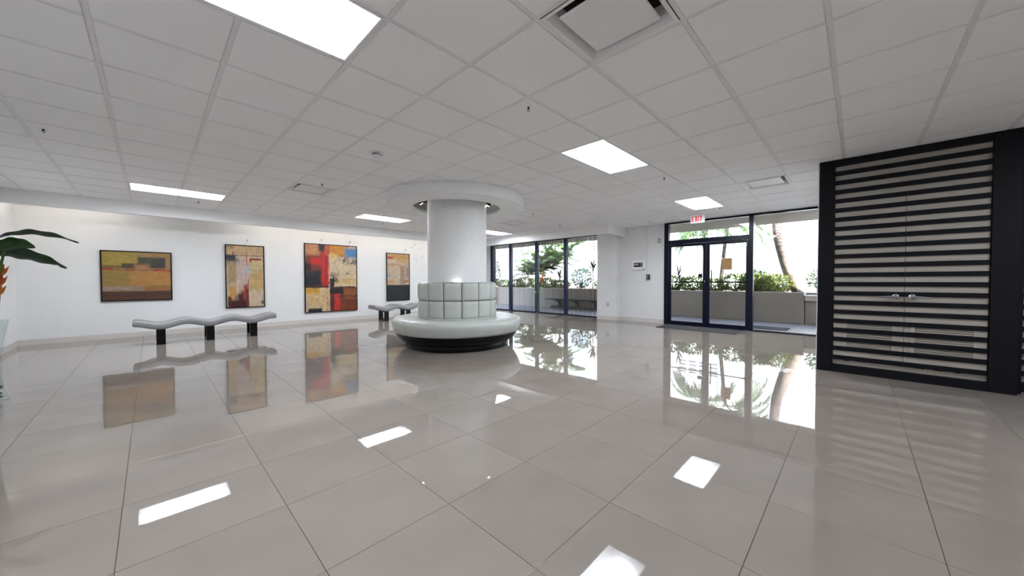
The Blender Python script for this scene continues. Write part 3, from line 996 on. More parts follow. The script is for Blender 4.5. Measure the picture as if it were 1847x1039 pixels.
def painting(name, label, x0, x1, z0, z1, m, hooks, bright=False):
    o = ((x0 + x1) / 2, YF, z0)
    e = empty(name, o)
    tag(e, label, 'painting', 'framed abstract paintings on the white wall')
    fw, yb, yf = 0.022, YF - 0.004, YF - 0.045
    MB().bbox(x0, x0 + fw, yf, yb, z0, z1, 0.003).build('frame_rail', M_FRAME, e, o)
    MB().bbox(x1 - fw, x1, yf, yb, z0, z1, 0.003).build('frame_rail', M_FRAME, e, o)
    MB().bbox(x0 + fw, x1 - fw, yf, yb, z0, z0 + fw, 0.003).build('frame_rail', M_FRAME, e, o)
    MB().bbox(x0 + fw, x1 - fw, yf, yb, z1 - fw, z1, 0.003).build('frame_rail', M_FRAME, e, o)
    MB().box(x0 + fw, x1 - fw, yf + 0.012, yb, z0 + fw, z1 - fw).build('canvas', m, e, o)
    for (hx, hz) in hooks:
        h = MB().bbox(hx - 0.012, hx + 0.012, YF - 0.012, YF, hz - 0.02, hz + 0.02, 0.003)
        h.sphere((hx, YF - 0.016, hz + 0.012), 0.010, 8, 6)
        h.tube([(hx, YF - 0.014, hz - 0.01), (hx - 0.018, YF - 0.02, hz - 0.04), (hx + 0.018, YF - 0.02, hz - 0.042)], 0.004, 6)
        k = h.build('hook', M_WHITE if bright else M_CHROME, e, o)
        MB().tube([(hx - 0.01, YF - 0.016, hz - 0.02), (hx - 0.05, YF - 0.012, hz - 0.04), (hx - 0.06, YF - 0.01, z1 - 0.01)] if not bright else
                  [(hx, YF - 0.016, hz - 0.02), (hx, YF - 0.012, z1 - 0.01)], 0.002, 5).build('wire', M_GREY, e, o)
    return e


painting('ochre_painting', 'square ochre painting with a thin red line and dark cloud', -0.70, 0.335, 0.76, 1.80, P1, [(-0.188, 1.868)], True)
painting('cream_painting', 'tall cream painting with a navy patch and dark red foot', 1.252, 2.036, 0.515, 2.055, P2, [(1.696, 2.185)])
painting('patchwork_painting', 'largest painting, red, navy, cream and orange patchwork', 2.947, 4.368, 0.287, 2.21, P3, [(3.399, 2.335), (4.177, 2.335)])
painting('two_tone_painting', 'narrow painting, cream above a black lower third', 5.30, 6.118, 0.52, 2.073, P4, [(5.983, 2.215)])

# ------------------------------------------------------------------ ceiling fixtures
def troffer(label):
    e = empty('ceiling_light', (0, 0, 0))
    tag(e, label, 'ceiling light', 'recessed ceiling light panels')
    W, H = 2 * CS - 0.03, CS - 0.03
    hx, hy = W / 2, H / 2
    fr = MB()
    z0, z1 = 0.001, 0.012
    t = 0.016
    fr.box(-hx, hx, -hy, -hy + t, z0, z1).box(-hx, hx, hy - t, hy, z0, z1).box(-hx, -hx + t, -hy + t, hy - t, z0, z1).box(hx - t, hx, -hy + t, hy - t, z0, z1)
    fr.build('frame', M_WHITE, e)
    ix, iy = hx - t, hy - t
    # curved side reflectors, sloping ends
    rf = MB()
    def side(s):
        def fn(u, v):
            y = s * (iy - (iy - 0.140) * v)
            z = 0.008 + 0.095 * sin(v * pi / 2) ** 0.9
            x = (-ix + 0.10 * v) + (2 * ix - 0.20 * v) * u
            return (x, y, z)
        return fn
    MB().grid(side(1), 4, 8).build('side_reflector', M_REFL, e, fixn=False)
    MB().grid(side(-1), 4, 8).build('side_reflector', M_REFL, e, fixn=False)
    for s in (1, -1):
        MB().add([(s * ix, -iy, 0.008), (s * ix, iy, 0.008), (s * (ix - 0.10), 0.14, 0.103), (s * (ix - 0.10), -0.14, 0.103)], [(0, 1, 2, 3)]).build('end_reflector', M_REFL, e, fixn=False)
    # bowed centre lens
    ln = MB()
    lx = ix - 0.075
    def lf(u, v):
        a = pi * v
        k = 2 * u - 1
        ends = sqrt(max(0.0, 1 - max(0.0, (abs(k) - 0.93) / 0.07) ** 2))
        return (lx * k, 0.150 * cos(a), 0.104 - 0.092 * sin(a) ** 0.8 * (0.35 + 0.65 * ends))
    ln.grid(lf, 16, 10)
    ln.add([lf(0, j / 10) for j in range(11)], [tuple(range(11))]); ln.add([lf(1, j / 10) for j in range(11)], [tuple(range(11))])
    ln.build('lens', M_LENS, e, fixn=False)
    MB().box(-hx, hx, -hy, hy, 0.108, 0.16).build('housing', M_WHITE, e)
    # closed side walls of the housing
    hs = MB()
    hs.box(-hx, hx, -hy, -hy + 0.004, z1, 0.108).box(-hx, hx, hy - 0.004, hy, z1, 0.108)
    hs.box(-hx, -hx + 0.004, -hy, hy, z1, 0.108).box(hx - 0.004, hx, -hy, hy, z1, 0.108)
    hs.build('housing_wall', M_WHITE, e)
    return e


LLAB = ['largest glowing ceiling light panel, nearest the camera at the top edge',
        'glowing ceiling light panel in front of the smoke free middle aisle toward the doors',
        'glowing ceiling light panel right above the exit sign',
        'long thin glowing ceiling light above the ochre painting and wavy bench',
        'glowing ceiling light panel left of the column above the narrow painting',
        'far glowing ceiling light right of the column near the window soffit']
LLAB[1] = 'glowing ceiling light panel midway between column ring and dark slatted cupboard'
LLAB += ['ceiling light panel behind the camera on the end wall side', 'ceiling light panel behind the camera in front of the slatted panel']
LO = None
for (i, j), lb in zip(LIGHTS, LLAB):
    if LO is None:
        LO = troffer(lb); o = LO
    else:
        o = copy_tree(LO); o['label'] = lb
    o.location = (gx(i) + CS, gy(j) + CS / 2, CH)


def diffuser(label):
    e = empty('air_diffuser', (0, 0, 0))
    tag(e, label, 'air vent', 'square ceiling air diffusers')
    h = CS / 2 - 0.016
    pn = MB()
    rings = [(h, 0.0), (h - 0.012, -0.004), (h - 0.022, 0.0), (h - 0.050, 0.045), (h - 0.065, 0.10)]
    v, f = [], []
    for (a, z) in rings:
        v += [(-a, -a, z), (a, -a, z), (a, a, z), (-a, a, z)]
    for i in range(len(rings) - 1):
        for k in range(4):
            k2 = (k + 1) % 4
            f.append((i * 4 + k, i * 4 + k2, (i + 1) * 4 + k2, (i + 1) * 4 + k))
    pn.add(v, f)
    pn.build('pan', M_WHITE, e, fixn=False)
    MB().bbox(-0.212, 0.212, -0.212, 0.212, 0.004, 0.018, 0.006).build('plaque', M_WHITE, e)
    nk = MB().box(-h + 0.06, h - 0.06, -h + 0.06, h - 0.06, 0.10, 0.16)  # solid black block, the shade of the open recess put into its colour
    nk.build('neck', M_DARK, e)
    MB().tube([(0.13, 0.13, 0.02), (0.13, 0.13, 0.08)], 0.006, 6).tube([(-0.13, -0.13, 0.02), (-0.13, -0.13, 0.08)], 0.006, 6).build('hanger', M_GREY, e)
    return e


DLAB = ['largest white square air diffuser, nearest the camera at the top of the ceiling',
        'white square air diffuser in the ceiling above the left paintings',
        'white square air diffuser in the ceiling beside the slatted cupboard',
        'white square air diffuser in the ceiling just right of the column ring']
DO = None
for (i, j), lb in zip(DIFFS, DLAB):
    if DO is None:
        DO = diffuser(lb); o = DO
    else:
        o = copy_tree(DO); o['label'] = lb
    o.location = (gx(i) + CS / 2, gy(j) + CS / 2, CH + 0.001)


def sprinkler(label):
    e = empty('sprinkler_head', (0, 0, 0))
    tag(e, label, 'sprinkler', 'ceiling sprinkler heads')
    MB().lathe([(0.0, 0.0), (0.036, 0.0), (0.034, -0.005), (0.018, -0.009), (0.0, -0.009)], n=18).build('escutcheon', M_WHITE, e)
    b = MB().tube([(0, 0, -0.008), (0, 0, -0.030)], 0.011, 10)
    b.tube([(0.009, 0, -0.03), (0.011, 0, -0.042), (0.0, 0, -0.055)], 0.003, 6).tube([(-0.009, 0, -0.03), (-0.011, 0, -0.042), (0.0, 0, -0.055)], 0.003, 6)
    b.build('body', M_BLACKM, e)
    MB().lathe([(0.0, -0.053), (0.017, -0.055), (0.017, -0.058), (0.0, -0.058)], n=12).build('deflector', M_CHROME, e)
    return e


SPR = [(2.335, 2.08, 'sprinkler head below the largest air diffuser, nearest the camera'),
       (-0.722, 5.821, 'leftmost sprinkler head, above the glass vase of leaves'),
       (1.901, 6.008, 'sprinkler head next to the air diffuser above the left paintings'),
       (5.341, 2.071, 'sprinkler head between two glowing panels toward the doors'),
       (6.105, 5.291, 'sprinkler head in the ceiling just right of the column ring'),
       (7.903, 5.882, 'sprinkler head near the soffit above the window vase'),
       (9.05, 3.874, 'sprinkler head close to the wall above the white alarm panel'),
       (4.293, 8.959, 'sprinkler head behind the light panel above the narrow painting'),
       (0.664, 9.006, 'sprinkler head near the soffit above the ochre painting'),
       (8.413, 2.105, 'sprinkler head beside the exit sign light panel')]
SO = None
for (x, y, lb) in SPR:
    if SO is None:
        SO = sprinkler(lb); o = SO
    else:
        o = copy_tree(SO); o['label'] = lb
    o.location = (x, y, CH); o.scale = (0.8, 0.8, 0.72)

# smoke detector with FIRE lettering
so_ = (1.911, 4.116, CH)
sm = empty('smoke_detector', so_)
tag(sm, 'white round smoke detector with FIRE lettering on its base plate', 'smoke detector')
MB().lathe([(0, 0), (0.10, 0), (0.098, -0.012), (0.085, -0.018), (0, -0.018)], n=32).build('base_plate', M_WHITE, sm)
MB().lathe([(0, -0.018), (0.055, -0.018), (0.052, -0.036), (0.035, -0.048), (0, -0.05)], n=24).build('sensor_dome', M_WHITE, sm)
MB().lathe([(0.0535, -0.024), (0.056, -0.025), (0.056, -0.030), (0.0525, -0.031)], n=24).build('vent_slot', M_DARK, sm)


def text_mesh(name, body, size, m, parent, loc, rot, ext=0.001, sx=1.0):
    cu = bpy.data.curves.new(name, 'FONT')
    cu.body = body; cu.size = size; cu.extrude = ext; cu.align_x = 'CENTER'; cu.align_y = 'CENTER'
    tmp = bpy.data.objects.new(name, cu)
    COL.objects.link(tmp)
    bpy.context.view_layer.update()
    me = bpy.data.meshes.new_from_object(tmp.evaluated_get(bpy.context.evaluated_depsgraph_get()))
    bpy.data.objects.remove(tmp)
    me.materials.clear(); me.materials.append(m)
    o = bpy.data.objects.new(name, me)
    COL.objects.link(o)
    o.parent = parent; o.location = loc; o.rotation_euler = rot; o.scale = (sx, 1, 1)
    return o


text_mesh('fire_lettering', 'FIRE', 0.05, M_DARK, sm, (-0.045, -0.062, -0.0185), (pi, 0, radians(125)))

# cove tubes hidden behind the fascia
def cove(name, x0, x1, label):
    o = ((x0 + x1) / 2, FASY + 0.2, CH - 0.1)
    e = empty(name, o)
    tag(e, label, 'cove light', 'strip lights in the soffit cove')
    MB().box(x0, x1, FASY + 0.17, FASY + 0.23, CH - 0.045, CH + 0.03).build('tray', M_WHITE, e, o)
    MB().tube([(x0 + 0.02, FASY + 0.24, CH - 0.055), (x1 - 0.02, FASY + 0.24, CH - 0.055)], 0.013, 8).build('tube', M_COVE, e, o)


cove('cove_light', -1.55, -0.35, 'hidden strip light glowing above the blank wall left of the ochre painting')
cove('cove_light', 1.55, 2.75, 'hidden strip light glowing above the cream painting')
cove('cove_light', 2.85, 4.05, 'hidden strip light glowing above the patchwork painting')
cove('cove_light', 4.15, 5.35, 'hidden strip light glowing between patchwork and narrow paintings')
cove('cove_light', 5.45, 6.65, 'hidden strip light glowing above the narrow painting')
cove('cove_light', 6.75, 7.95, 'hidden strip light glowing on the wall behind the column')

# exit sign
XO = (8.85, 2.665, CH)
ex = empty('exit_sign', XO)
tag(ex, 'white sign with red EXIT letters hanging above the doors', 'exit sign')
MB().bbox(8.83, 8.87, 2.515, 2.815, 2.49, 2.675, 0.004).build('sign_box', M_WHITE, ex, XO)
MB().bbox(8.82, 8.88, 2.60, 2.73, 2.675, CH, 0.003).build('canopy', M_WHITE, ex, XO)
MB().bbox(8.822, 8.83, 2.535, 2.795, 2.505, 2.660, 0.002).build('face_plate', M_WHITE, ex, XO)
lt = MB()
zs0, zs1, hgt = 2.520, 2.648, 0.128
def bar(p, q, w):
    # p,q = (a,z) with a increasing to the viewer's right (-y)
    (a0, z0), (a1, z1) = p, q
    dx, dz = a1 - a0, z1 - z0
    l = sqrt(dx * dx + dz * dz); nx, nz = -dz / l * w / 2, dx / l * w / 2
    pts = [(a0 + nx, z0 + nz), (a1 + nx, z1 + nz), (a1 - nx, z1 - nz), (a0 - nx, z0 - nz)]
    lt.prism([(2.785 - a, z) for a, z in pts], 'x', 8.8185, 8.8222)
sw = 0.020
# E
bar((0.012, zs0), (0.012, zs1), sw); bar((0.012, zs1 - sw / 2), (0.055, zs1 - sw / 2), sw); bar((0.012, zs0 + sw / 2), (0.055, zs0 + sw / 2), sw); bar((0.012, (zs0 + zs1) / 2), (0.048, (zs0 + zs1) / 2), sw)
# X
bar((0.075, zs0), (0.125, zs1), sw); bar((0.075, zs1), (0.125, zs0), sw)
# I
bar((0.150, zs0), (0.150, zs1), sw)
# T
bar((0.172, zs1 - sw / 2), (0.228, zs1 - sw / 2), sw); bar((0.200, zs0), (0.200, zs1), sw)
lt.build('exit_letters', M_RED, ex, XO)

# ------------------------------------------------------------------ wall devices
AO = (XR, 4.44, 1.60)
al = empty('alarm_panel', AO)
tag(al, 'white alarm control panel with black display on the wall', 'alarm panel')
MB().bbox(XR - 0.05, XR, 4.245, 4.635, 1.462, 1.742, 0.012).build('case', M_WHITE, al, AO)
MB().bbox(XR - 0.053, XR - 0.049, 4.32, 4.575, 1.545, 1.665, 0.001).build('display', M_BLACK, al, AO)
kp = MB()
for r in range(3):
    for c in range(2):
        kp.box(XR - 0.056, XR - 0.053, 4.335 + 0.035 * c, 4.355 + 0.035 * c, 1.56 + 0.033 * r, 1.58 + 0.033 * r)
kp.build('keys', M_GREY, al, AO)
MB().box(XR - 0.055, XR - 0.053, 4.43, 4.56, 1.59, 1.64).build('screen', M_GREY, al, AO)
MB().box(XR - 0.052, XR - 0.049, 4.26, 4.34, 1.485, 1.50).build('name_plate', M_BLACK, al, AO)
MB().bbox(XR - 0.016, XR, 4.352, 4.37, 1.742, CH, 0.003).build('conduit', M_WALL, al, AO)
PO = (XR, 4.17, 1.25)
pu = empty('pull_station', PO)
tag(pu, 'small black box switch on the wall below the alarm panel', 'switch box')
MB().bbox(XR - 0.045, XR, 4.13, 4.22, 1.185, 1.335, 0.006).build('case', M_BLACK, pu, PO)
MB().bbox(XR - 0.052, XR - 0.044, 4.155, 4.205, 1.20, 1.32, 0.002).build('face_plate', M_GREY, pu, PO)
MB().bbox(XR - 0.055, XR - 0.05, 4.165, 4.195, 1.215, 1.25, 0.002).box(XR - 0.055, XR - 0.05, 4.165, 4.195, 1.27, 1.305).build('socket', M_BLACK, pu, PO)
MB().bbox(XR - 0.016, XR, 4.195, 4.211, 1.335, CH, 0.003).build('conduit', M_WALL, pu, PO)
KO = (XR, 3.87, 2.25)
kb = empty('junction_box', KO)
tag(kb, 'small grey box high on the wall beside the door frame', 'switch box')
MB().bbox(XR - 0.03, XR, 3.835, 3.915, 2.19, 2.31, 0.004).build('case', M_GREY, kb, KO)
MB().bbox(XR - 0.034, XR - 0.029, 3.858, 3.892, 2.225, 2.275, 0.002).build('button', M_WHITE, kb, KO)
MB().bbox(XR - 0.014, XR, 3.838, 3.852, 2.31, CH, 0.003).build('conduit', M_WALL, kb, KO)
OO = (9.53, 5.332, 0.455)
ol = empty('power_outlet', OO)
tag(ol, 'grey power outlet low on the white pier', 'outlet')
MB().bbox(9.523, 9.53, 5.292, 5.372, 0.395, 0.515, 0.003).build('face_plate', M_GREY, ol, OO)
MB().box(9.521, 9.5232, 5.317, 5.347, 0.41, 0.445).box(9.521, 9.5232, 5.317, 5.347, 0.465, 0.50).build('socket', M_WHITE, ol, OO)

# ------------------------------------------------------------------ slatted cupboard
CO = (6.1, -0.385, 0)
cb = empty('slatted_cupboard', CO)
tag(cb, 'tall built-in cupboard with black slats over beige double doors', 'cupboard')
XF = 6.10
def cpart(name, m, *a, parent=cb, bev=0.003):
    return MB().bbox(*a, bev).build(name, m, parent, CO)
cpart('stile', M_SLAT, XF, XF + 0.10, 0.225, 0.375, 0.0, CH - 0.004)
cpart('stile', M_SLAT, XF, XF + 0.10, -1.165, -0.985, 0.0, CH - 0.004)
cpart('top_rail', M_SLAT, XF, XF + 0.10, -0.985, 0.225, 2.61, CH - 0.004)
cpart('bottom_rail', M_SLAT, XF, XF + 0.10, -0.985, 0.225, 0.0, 0.098)
cpart('back_panel', M_BEIGE, XF + 0.045, XF + 0.07, -0.985, 0.225, 0.098, 2.61)
cpart('side_panel', M_WALL, XF + 0.10, XR - 0.01, 0.30, 0.39, 0.0, CH - 0.004)
cpart('side_trim', M_WHITE, XF + 0.02, XF + 0.6, 0.376, 0.392, 2.62, CH - 0.004)
PER, Z0S, SH = 0.1164, 0.1902, 0.0262
for k in (18, 19, 20):
    z = Z0S + PER * k
    cpart('slat', M_SLAT, XF + 0.008, XF + 0.045, -0.985, 0.225, z - SH, z + SH)
for (ya, yb, vent, hx, hd) in ((-0.3865, 0.218, (-0.325, 0.115, -0.295, 0.095), -0.317, 1), (-0.978, -0.3905, (-0.918, -0.437, -0.890, -0.472), -0.446, -1)):
    d = empty('cupboard_door', (0, 0, 0)); d.parent = cb
    v0, v1, l0, l1 = vent
    pz0, pz1 = 0.163, 2.20
    # leaf around the vent opening
    lf_ = MB()
    lf_.box(XF + 0.026, XF + 0.044, ya, l0, pz0, pz1).box(XF + 0.026, XF + 0.044, l1, yb, pz0, pz1)
    lf_.box(XF + 0.026, XF + 0.044, l0, l1, pz0, 0.335).box(XF + 0.026, XF + 0.044, l0, l1, 0.632, pz1)
    lf_.build('leaf', M_BEIGE, d, CO)
    vf = MB()
    vf.box(XF + 0.018, XF + 0.026, v0, l0, 0.325, 0.645).box(XF + 0.018, XF + 0.026, l1, v1, 0.325, 0.645)
    vf.box(XF + 0.018, XF + 0.026, l0, l1, 0.632, 0.645).box(XF + 0.018, XF + 0.026, l0, l1, 0.325, 0.335)
    vf.build('vent_frame', M_BEIGE, d, CO)
    MB().box(XF + 0.0445, XF + 0.0448, l0, l1, 0.335, 0.632).build('vent_back', M_DARK, d, CO)
    for q in range(13):
        z = 0.342 + 0.0228 * q
        MB().prism([(XF + 0.018, z), (XF + 0.040, z + 0.016), (XF + 0.040, z + 0.020), (XF + 0.018, z + 0.005)], 'y', l0, l1).build('louver_blade', M_BEIGE, d, CO)
    for k in range(18):
        z = Z0S + PER * k
        MB().bbox(XF + 0.004, XF + 0.026 if k not in (2, 3) else XF + 0.018, ya, yb, z - SH, z + SH, 0.002).build('slat', M_SLAT, d, CO)
    hz = 0.978
    h = MB()
    ros = [(0.0, 0.0), (0.034, 0.0), (0.034, 0.006), (0.026, 0.014), (0.012, 0.016), (0.012, 0.05)]
    vv, ff = [], []
    n = 20
    for (r, dd) in ros:
        for k in range(n):
            a = 2 * pi * k / n
            vv.append((XF + 0.004 - dd, hx + r * cos(a), hz + r * sin(a)))
    for i in range(len(ros) - 1):
        for k in range(n):
            ff.append((i * n + k, i * n + (k + 1) % n, (i + 1) * n + (k + 1) % n, (i + 1) * n + k))
    h.add(vv, ff, True)
    h.tube([(XF - 0.05, hx - hd * 0.012, hz), (XF - 0.052, hx + hd * 0.05, hz), (XF - 0.050, hx + hd * 0.13, hz - 0.006)], [0.012, 0.011, 0.009], 10)
    h.build('lever_handle', M_CHROME, d, CO)
# chipped paint along the bottom strip
random.seed(5)
for (a, b) in ((0.06, 0.13), (-0.08, 0.02), (-0.56, -0.46), (-0.71, -0.62), (-0.82, -0.74)):
    pts = [(a, 0.163)]
    n = 9
    for i in range(n):
        pts.append((a + (b - a) * (i + 0.5) / n, 0.163 - random.uniform(0.003, 0.016)))
    pts.append((b, 0.163))
    MB().prism([(y, z) for y, z in pts], 'x', XF + 0.0425, XF + 0.045).build('chipped_edge', M_CHIP, cb, CO)

# second, set-back slatted screen
SO2 = (6.35, -2.4, 0)
ss = empty('slatted_screen', SO2)
tag(ss, 'set-back black slatted panel at the right edge beyond the cupboard', 'slatted panel')
MB().box(6.40, 6.42, YN, -1.19, 0, 2.60).build('back_panel', M_BEIGE, ss, SO2)
MB().box(6.34, 6.40, YN, -1.19, 2.585, 2.66).build('top_rail', M_SLAT, ss, SO2)
MB().box(6.34, 6.40, YN, -1.19, 0.0, 0.098).build('bottom_rail', M_SLAT, ss, SO2)
MB().box(6.20, 6.40, -1.205, -1.167, 0.0, CH - 0.004).build('return_stile', M_SLAT, ss, SO2)
for k in range(21):
    z = Z0S + PER * k
    if z + SH < 2.585:
        MB().box(6.36, 6.40, YN, -1.205, z - SH, z + SH).build('slat', M_SLAT, ss, SO2)


# ------------------------------------------------------------------ vases with leaves
def leaf(base, mid, tip, width, m, parent, o, droop=0.15, nrm=None, fold=0.25):
    """a large leaf: quadratic curve base-mid-tip with a midrib fold"""
    A, B, C = Vector(base), Vector(mid), Vector(tip)
    B2 = B * 2 - (A + C) / 2
    n = 30
    fr, bk = [], []
    N = Vector(nrm).normalized() if nrm else Vector((0, 0, 1))
    v, f = [], []
    for i in range(n + 1):
        t = i / n
        p = A * (1 - t) ** 2 + B2 * 2 * t * (1 - t) + C * t * t
        d = ((B2 - A) * (1 - t) + (C - B2) * t).normalized()
        s = d.cross(N).normalized()
        up = s.cross(d).normalized()
        w = width * (max(0.01, sin(pi * t ** 0.75)) ** 0.8)
        for k in (-1, -0.5, 0, 0.5, 1):
            ed = 0.006 * sin(t * 22 + k * 2) * abs(k)
            v.append(p + s * (w * k) + up * (fold * w * (abs(k)) + ed))
        for k in (-1, -0.5, 0, 0.5, 1):
            ed = 0.006 * sin(t * 22 + k * 2) * abs(k)
            v.append(p + s * (w * k) + up * (fold * w * (abs(k)) + ed - 0.002))
    for i in range(n):
        for k in range(4):
            a = i * 10 + k
            f.append((a, a + 1, a + 11, a + 10))
            a = i * 10 + 5 + k
            f.append((a + 1, a, a + 10, a + 11))
    b = MB().add(v, f, True)
    return b.build('leaf', m, parent, o, fixn=False)


def vase(label, x, y, h, leaves, stalks, flower):
    o = (x, y, 0)
    e = empty('leaf_vase', o)
    tag(e, label, 'vase', 'tall glass vases of tropical leaves')
    k = h / 0.82
    prof = [(0.0, 0.012), (0.088, 0.012), (0.080, 0.05), (0.060, 0.13), (0.050, 0.25), (0.052, 0.40), (0.065, 0.58), (0.090, 0.76), (0.102, 0.82)]
    MB().lathe([(r, z * k) for r, z in [(0.0, 0.0), (0.098, 0.0)] + [(r + 0.005, z) for r, z in prof[1:]]] + [(r, z * k) for r, z in prof[::-1]], x, y, 32).build('vase_glass', M_GLASS_V, e, o)
    rnd = random.Random(int(x * 10) + 7)
    for i in range(26):
        a, rr, zz = rnd.uniform(0, 2 * pi), rnd.uniform(0.0, 0.05), 0.032 + 0.006 * i
        rr = min(rr, 0.066 - 0.03 * i / 26)
        MB().sphere((x + rr * cos(a), y + rr * sin(a), zz), rnd.uniform(0.012, 0.019), 8, 5, 0.75).build('pebble', M_STONE, e, o)
    for (p, r) in stalks:
        MB().tube([(x + rnd.uniform(-.02, .02), y + rnd.uniform(-.02, .02), 0.10)] + p, r, 7).build('stalk', M_STALK, e, o)
    for args in leaves:
        leaf(*args[:4], args[4], e, o, nrm=args[5] if len(args) > 5 else None)
    # heliconia: zig-zag row of pointed bracts
    A, B = Vector(flower[0]), Vector(flower[1])
    ax = (B - A).normalized()
    side = ax.cross(Vector((cos(YAW), sin(YAW), 0))).normalized()
    nb = 6
    for i in range(nb):
        s = 1 if i % 2 else -1
        p = A + (B - A) * (i / nb)
        q = p + side * s * 0.055 * flower[2] + ax * 0.085 * flower[2]
        MB().tube([p, p * 0.6 + q * 0.4 - ax * 0.008, q], [0.016 * flower[2], 0.014 * flower[2], 0.001], 6).build('bract', M_FLOWER, e, o)
    MB().tube([A - ax * 0.05, B], 0.008, 6).build('flower_stem', M_FLOWER, e, o)


X1, Y1 = -1.09, 6.0
vase('tall clear glass vase of dark leaves at the left edge of the picture', X1, Y1, 0.80, [
    ((-1.06, 5.94, 1.56), (-0.82, 5.86, 1.645), (-0.523, 5.877, 1.579), 0.075, M_LEAF_IN, (0.2, -0.5, 1)),
    ((-1.12, 5.93, 1.44), (-0.95, 5.78, 1.50), (-0.77, 5.66, 1.50), 0.12, M_LEAF_LT, (0.1, -0.8, 0.7)),
    ((-1.08, 6.0, 1.45), (-0.87, 6.04, 1.425), (-0.625, 6.06, 1.313), 0.10, M_LEAF_IN, (0.2, -0.6, 0.9)),
    ((-1.10, 6.02, 1.50), (-1.28, 6.15, 1.60), (-1.48, 6.25, 1.50), 0.10, M_LEAF_IN, (0, -0.3, 1)),
    ((-1.12, 6.0, 1.52), (-1.22, 5.8, 1.62), (-1.35, 5.6, 1.55), 0.09, M_LEAF_LT, (0, 0.2, 1))],
    [([(X1 + .01, Y1, .6), (-1.05, 5.97, 1.1), (-1.06, 5.94, 1.56)], .009), ([(X1, Y1, .6), (-1.04, 5.95, 1.15), (-0.99, 5.88, 1.40), (-0.97, 5.83, 1.47)], .010),
     ([(X1, Y1 + .01, .6), (X1 + .02, Y1 + .01, 1.1), (-1.08, 6.0, 1.45)], .009), ([(X1 - .02, Y1, .6), (-1.10, 6.02, 1.50)], .009), ([(X1 - .02, Y1, .6), (-1.12, 6.0, 1.52)], .009),
     ([(X1 + .02, Y1, .6), (-1.03, 5.96, 1.02)], .009)],
    ((-1.025, 5.95, 1.06), (-0.995, 5.93, 1.34), 1.0))
X2, Y2 = 9.07, 7.64
vase('tall glass vase of drooping dark leaves in front of the window', X2, Y2, 0.82, [
    ((9.03, 7.69, 1.545), (8.87, 7.87, 1.475), (8.74, 8.017, 1.301), 0.055, M_LEAF_IN, (-.3, -.3, 1)),
    ((9.32, 7.33, 1.815), (9.22, 7.46, 1.745), (9.09, 7.613, 1.614), 0.055, M_LEAF_IN, (-.3, -.3, 1)),
    ((9.20, 7.47, 1.74), (9.38, 7.24, 1.735), (9.58, 6.992, 1.665), 0.06, M_LEAF_IN, (-.2, -.2, 1)),
    ((9.17, 7.50, 1.60), (9.36, 7.27, 1.585), (9.54, 7.045, 1.518), 0.065, M_LEAF_IN, (-.4, -.4, 1)),
    ((9.19, 7.48, 1.58), (9.33, 7.30, 1.56), (9.46, 7.13, 1.47), 0.06, M_LEAF_IN, (-.4, -.4, 1))],
    [([(X2, Y2, .7), (9.02, 7.69, 1.2), (9.03, 7.69, 1.545)], .008), ([(X2, Y2, .7), (9.16, 7.53, 1.3), (9.29, 7.37, 1.75), (9.32, 7.33, 1.815)], .008),
     ([(X2, Y2, .7), (9.14, 7.55, 1.3), (9.20, 7.47, 1.74)], .008), ([(X2, Y2, .7), (9.14, 7.55, 1.2), (9.17, 7.50, 1.60)], .008), ([(X2, Y2, .6), (9.12, 7.58, 1.1)], .010), ([(X2, Y2 , .6), (9.06, 7.66, 1.05)], .012)],
    ((9.13, 7.57, 1.10), (9.19, 7.49, 1.40), 1.5))

# ------------------------------------------------------------------ outside: walkway, planter, overhang
wk = MB().box(XR + 0.3, 13.0, -8, 20, -0.12, -0.012).build('walkway', M_WALKG)
tag(wk, 'covered tiled walkway outside the glass', kind='structure')
wt = tile_mesh(0.297, 0.297)
wme = MB().add([(x, y, z) for x, y, z in wt.v], wt.f).mesh('walkway_tile', M_WALK)
n_w = 0
for i in range(5):
    for j in range(-6, 26):
        link_mesh('walkway_tile', wme, wk, (XR + 0.62 + 0.6 * i, -1.0 + 0.6 * j, -0.006))
MB().box(XR + 0.2, XR + 0.32, -8, 20, -0.12, -0.004).build('outer_sill', M_WALK, wk)
PX, PZ = 12.10, 0.82
pl = MB().box(PX, PX + 0.15, 1.02, 20, 0, PZ).box(PX + 0.15, 12.95, 1.02, 1.17, 0, PZ).box(12.80, 12.95, -10, 1.02, 0, PZ).build('planter_wall', M_PLANTER)
tag(pl, 'long taupe rendered planter wall outside the glass', 'planter wall')
MB().bbox(PX - 0.008, PX + 0.16, 1.01, 20, PZ, PZ + 0.018, 0.004).build('cap', M_PLCAP, pl)
tag(MB().box(PX + 0.15, 22, 1.17, 24, -0.1, PZ - 0.08).box(12.95, 22, -10, 1.17, -0.1, PZ - 0.08).box(12.2, 12.8, -10, 1.02, -0.1, -0.01).build('planter_soil', M_SOIL), 'brown soil bed behind the planter wall', kind='structure')
ov = MB().box(XR + 0.3, 12.12, -10, 24, 2.73, 3.4).build('overhang', M_SOFF)
tag(ov, 'grey underside of the overhang above the walkway', kind='structure')
tag(MB().box(XL - 0.2, XR + 0.3, YN - 0.2, YF + 0.2, 3.05, 3.4).build('roof', M_SOFF), 'flat roof over the lobby', kind='structure')
tag(MB().box(11.85, 12.09, 12.95, 13.3, 0, 2.73).build('trim_3', M_BROWN), 'brown square post outside the leftmost window bay', kind='structure')
om = MB().bbox(10.25, 10.85, 1.15, 1.95, -0.006, 0.006, 0.003).build('outdoor_mat', M_MAT)
tag(om, 'dark mat on the walkway outside the sidelight', 'mat')
MB().box(10.29, 10.81, 1.19, 1.91, 0.006, 0.008).build('pile', M_MAT, om)

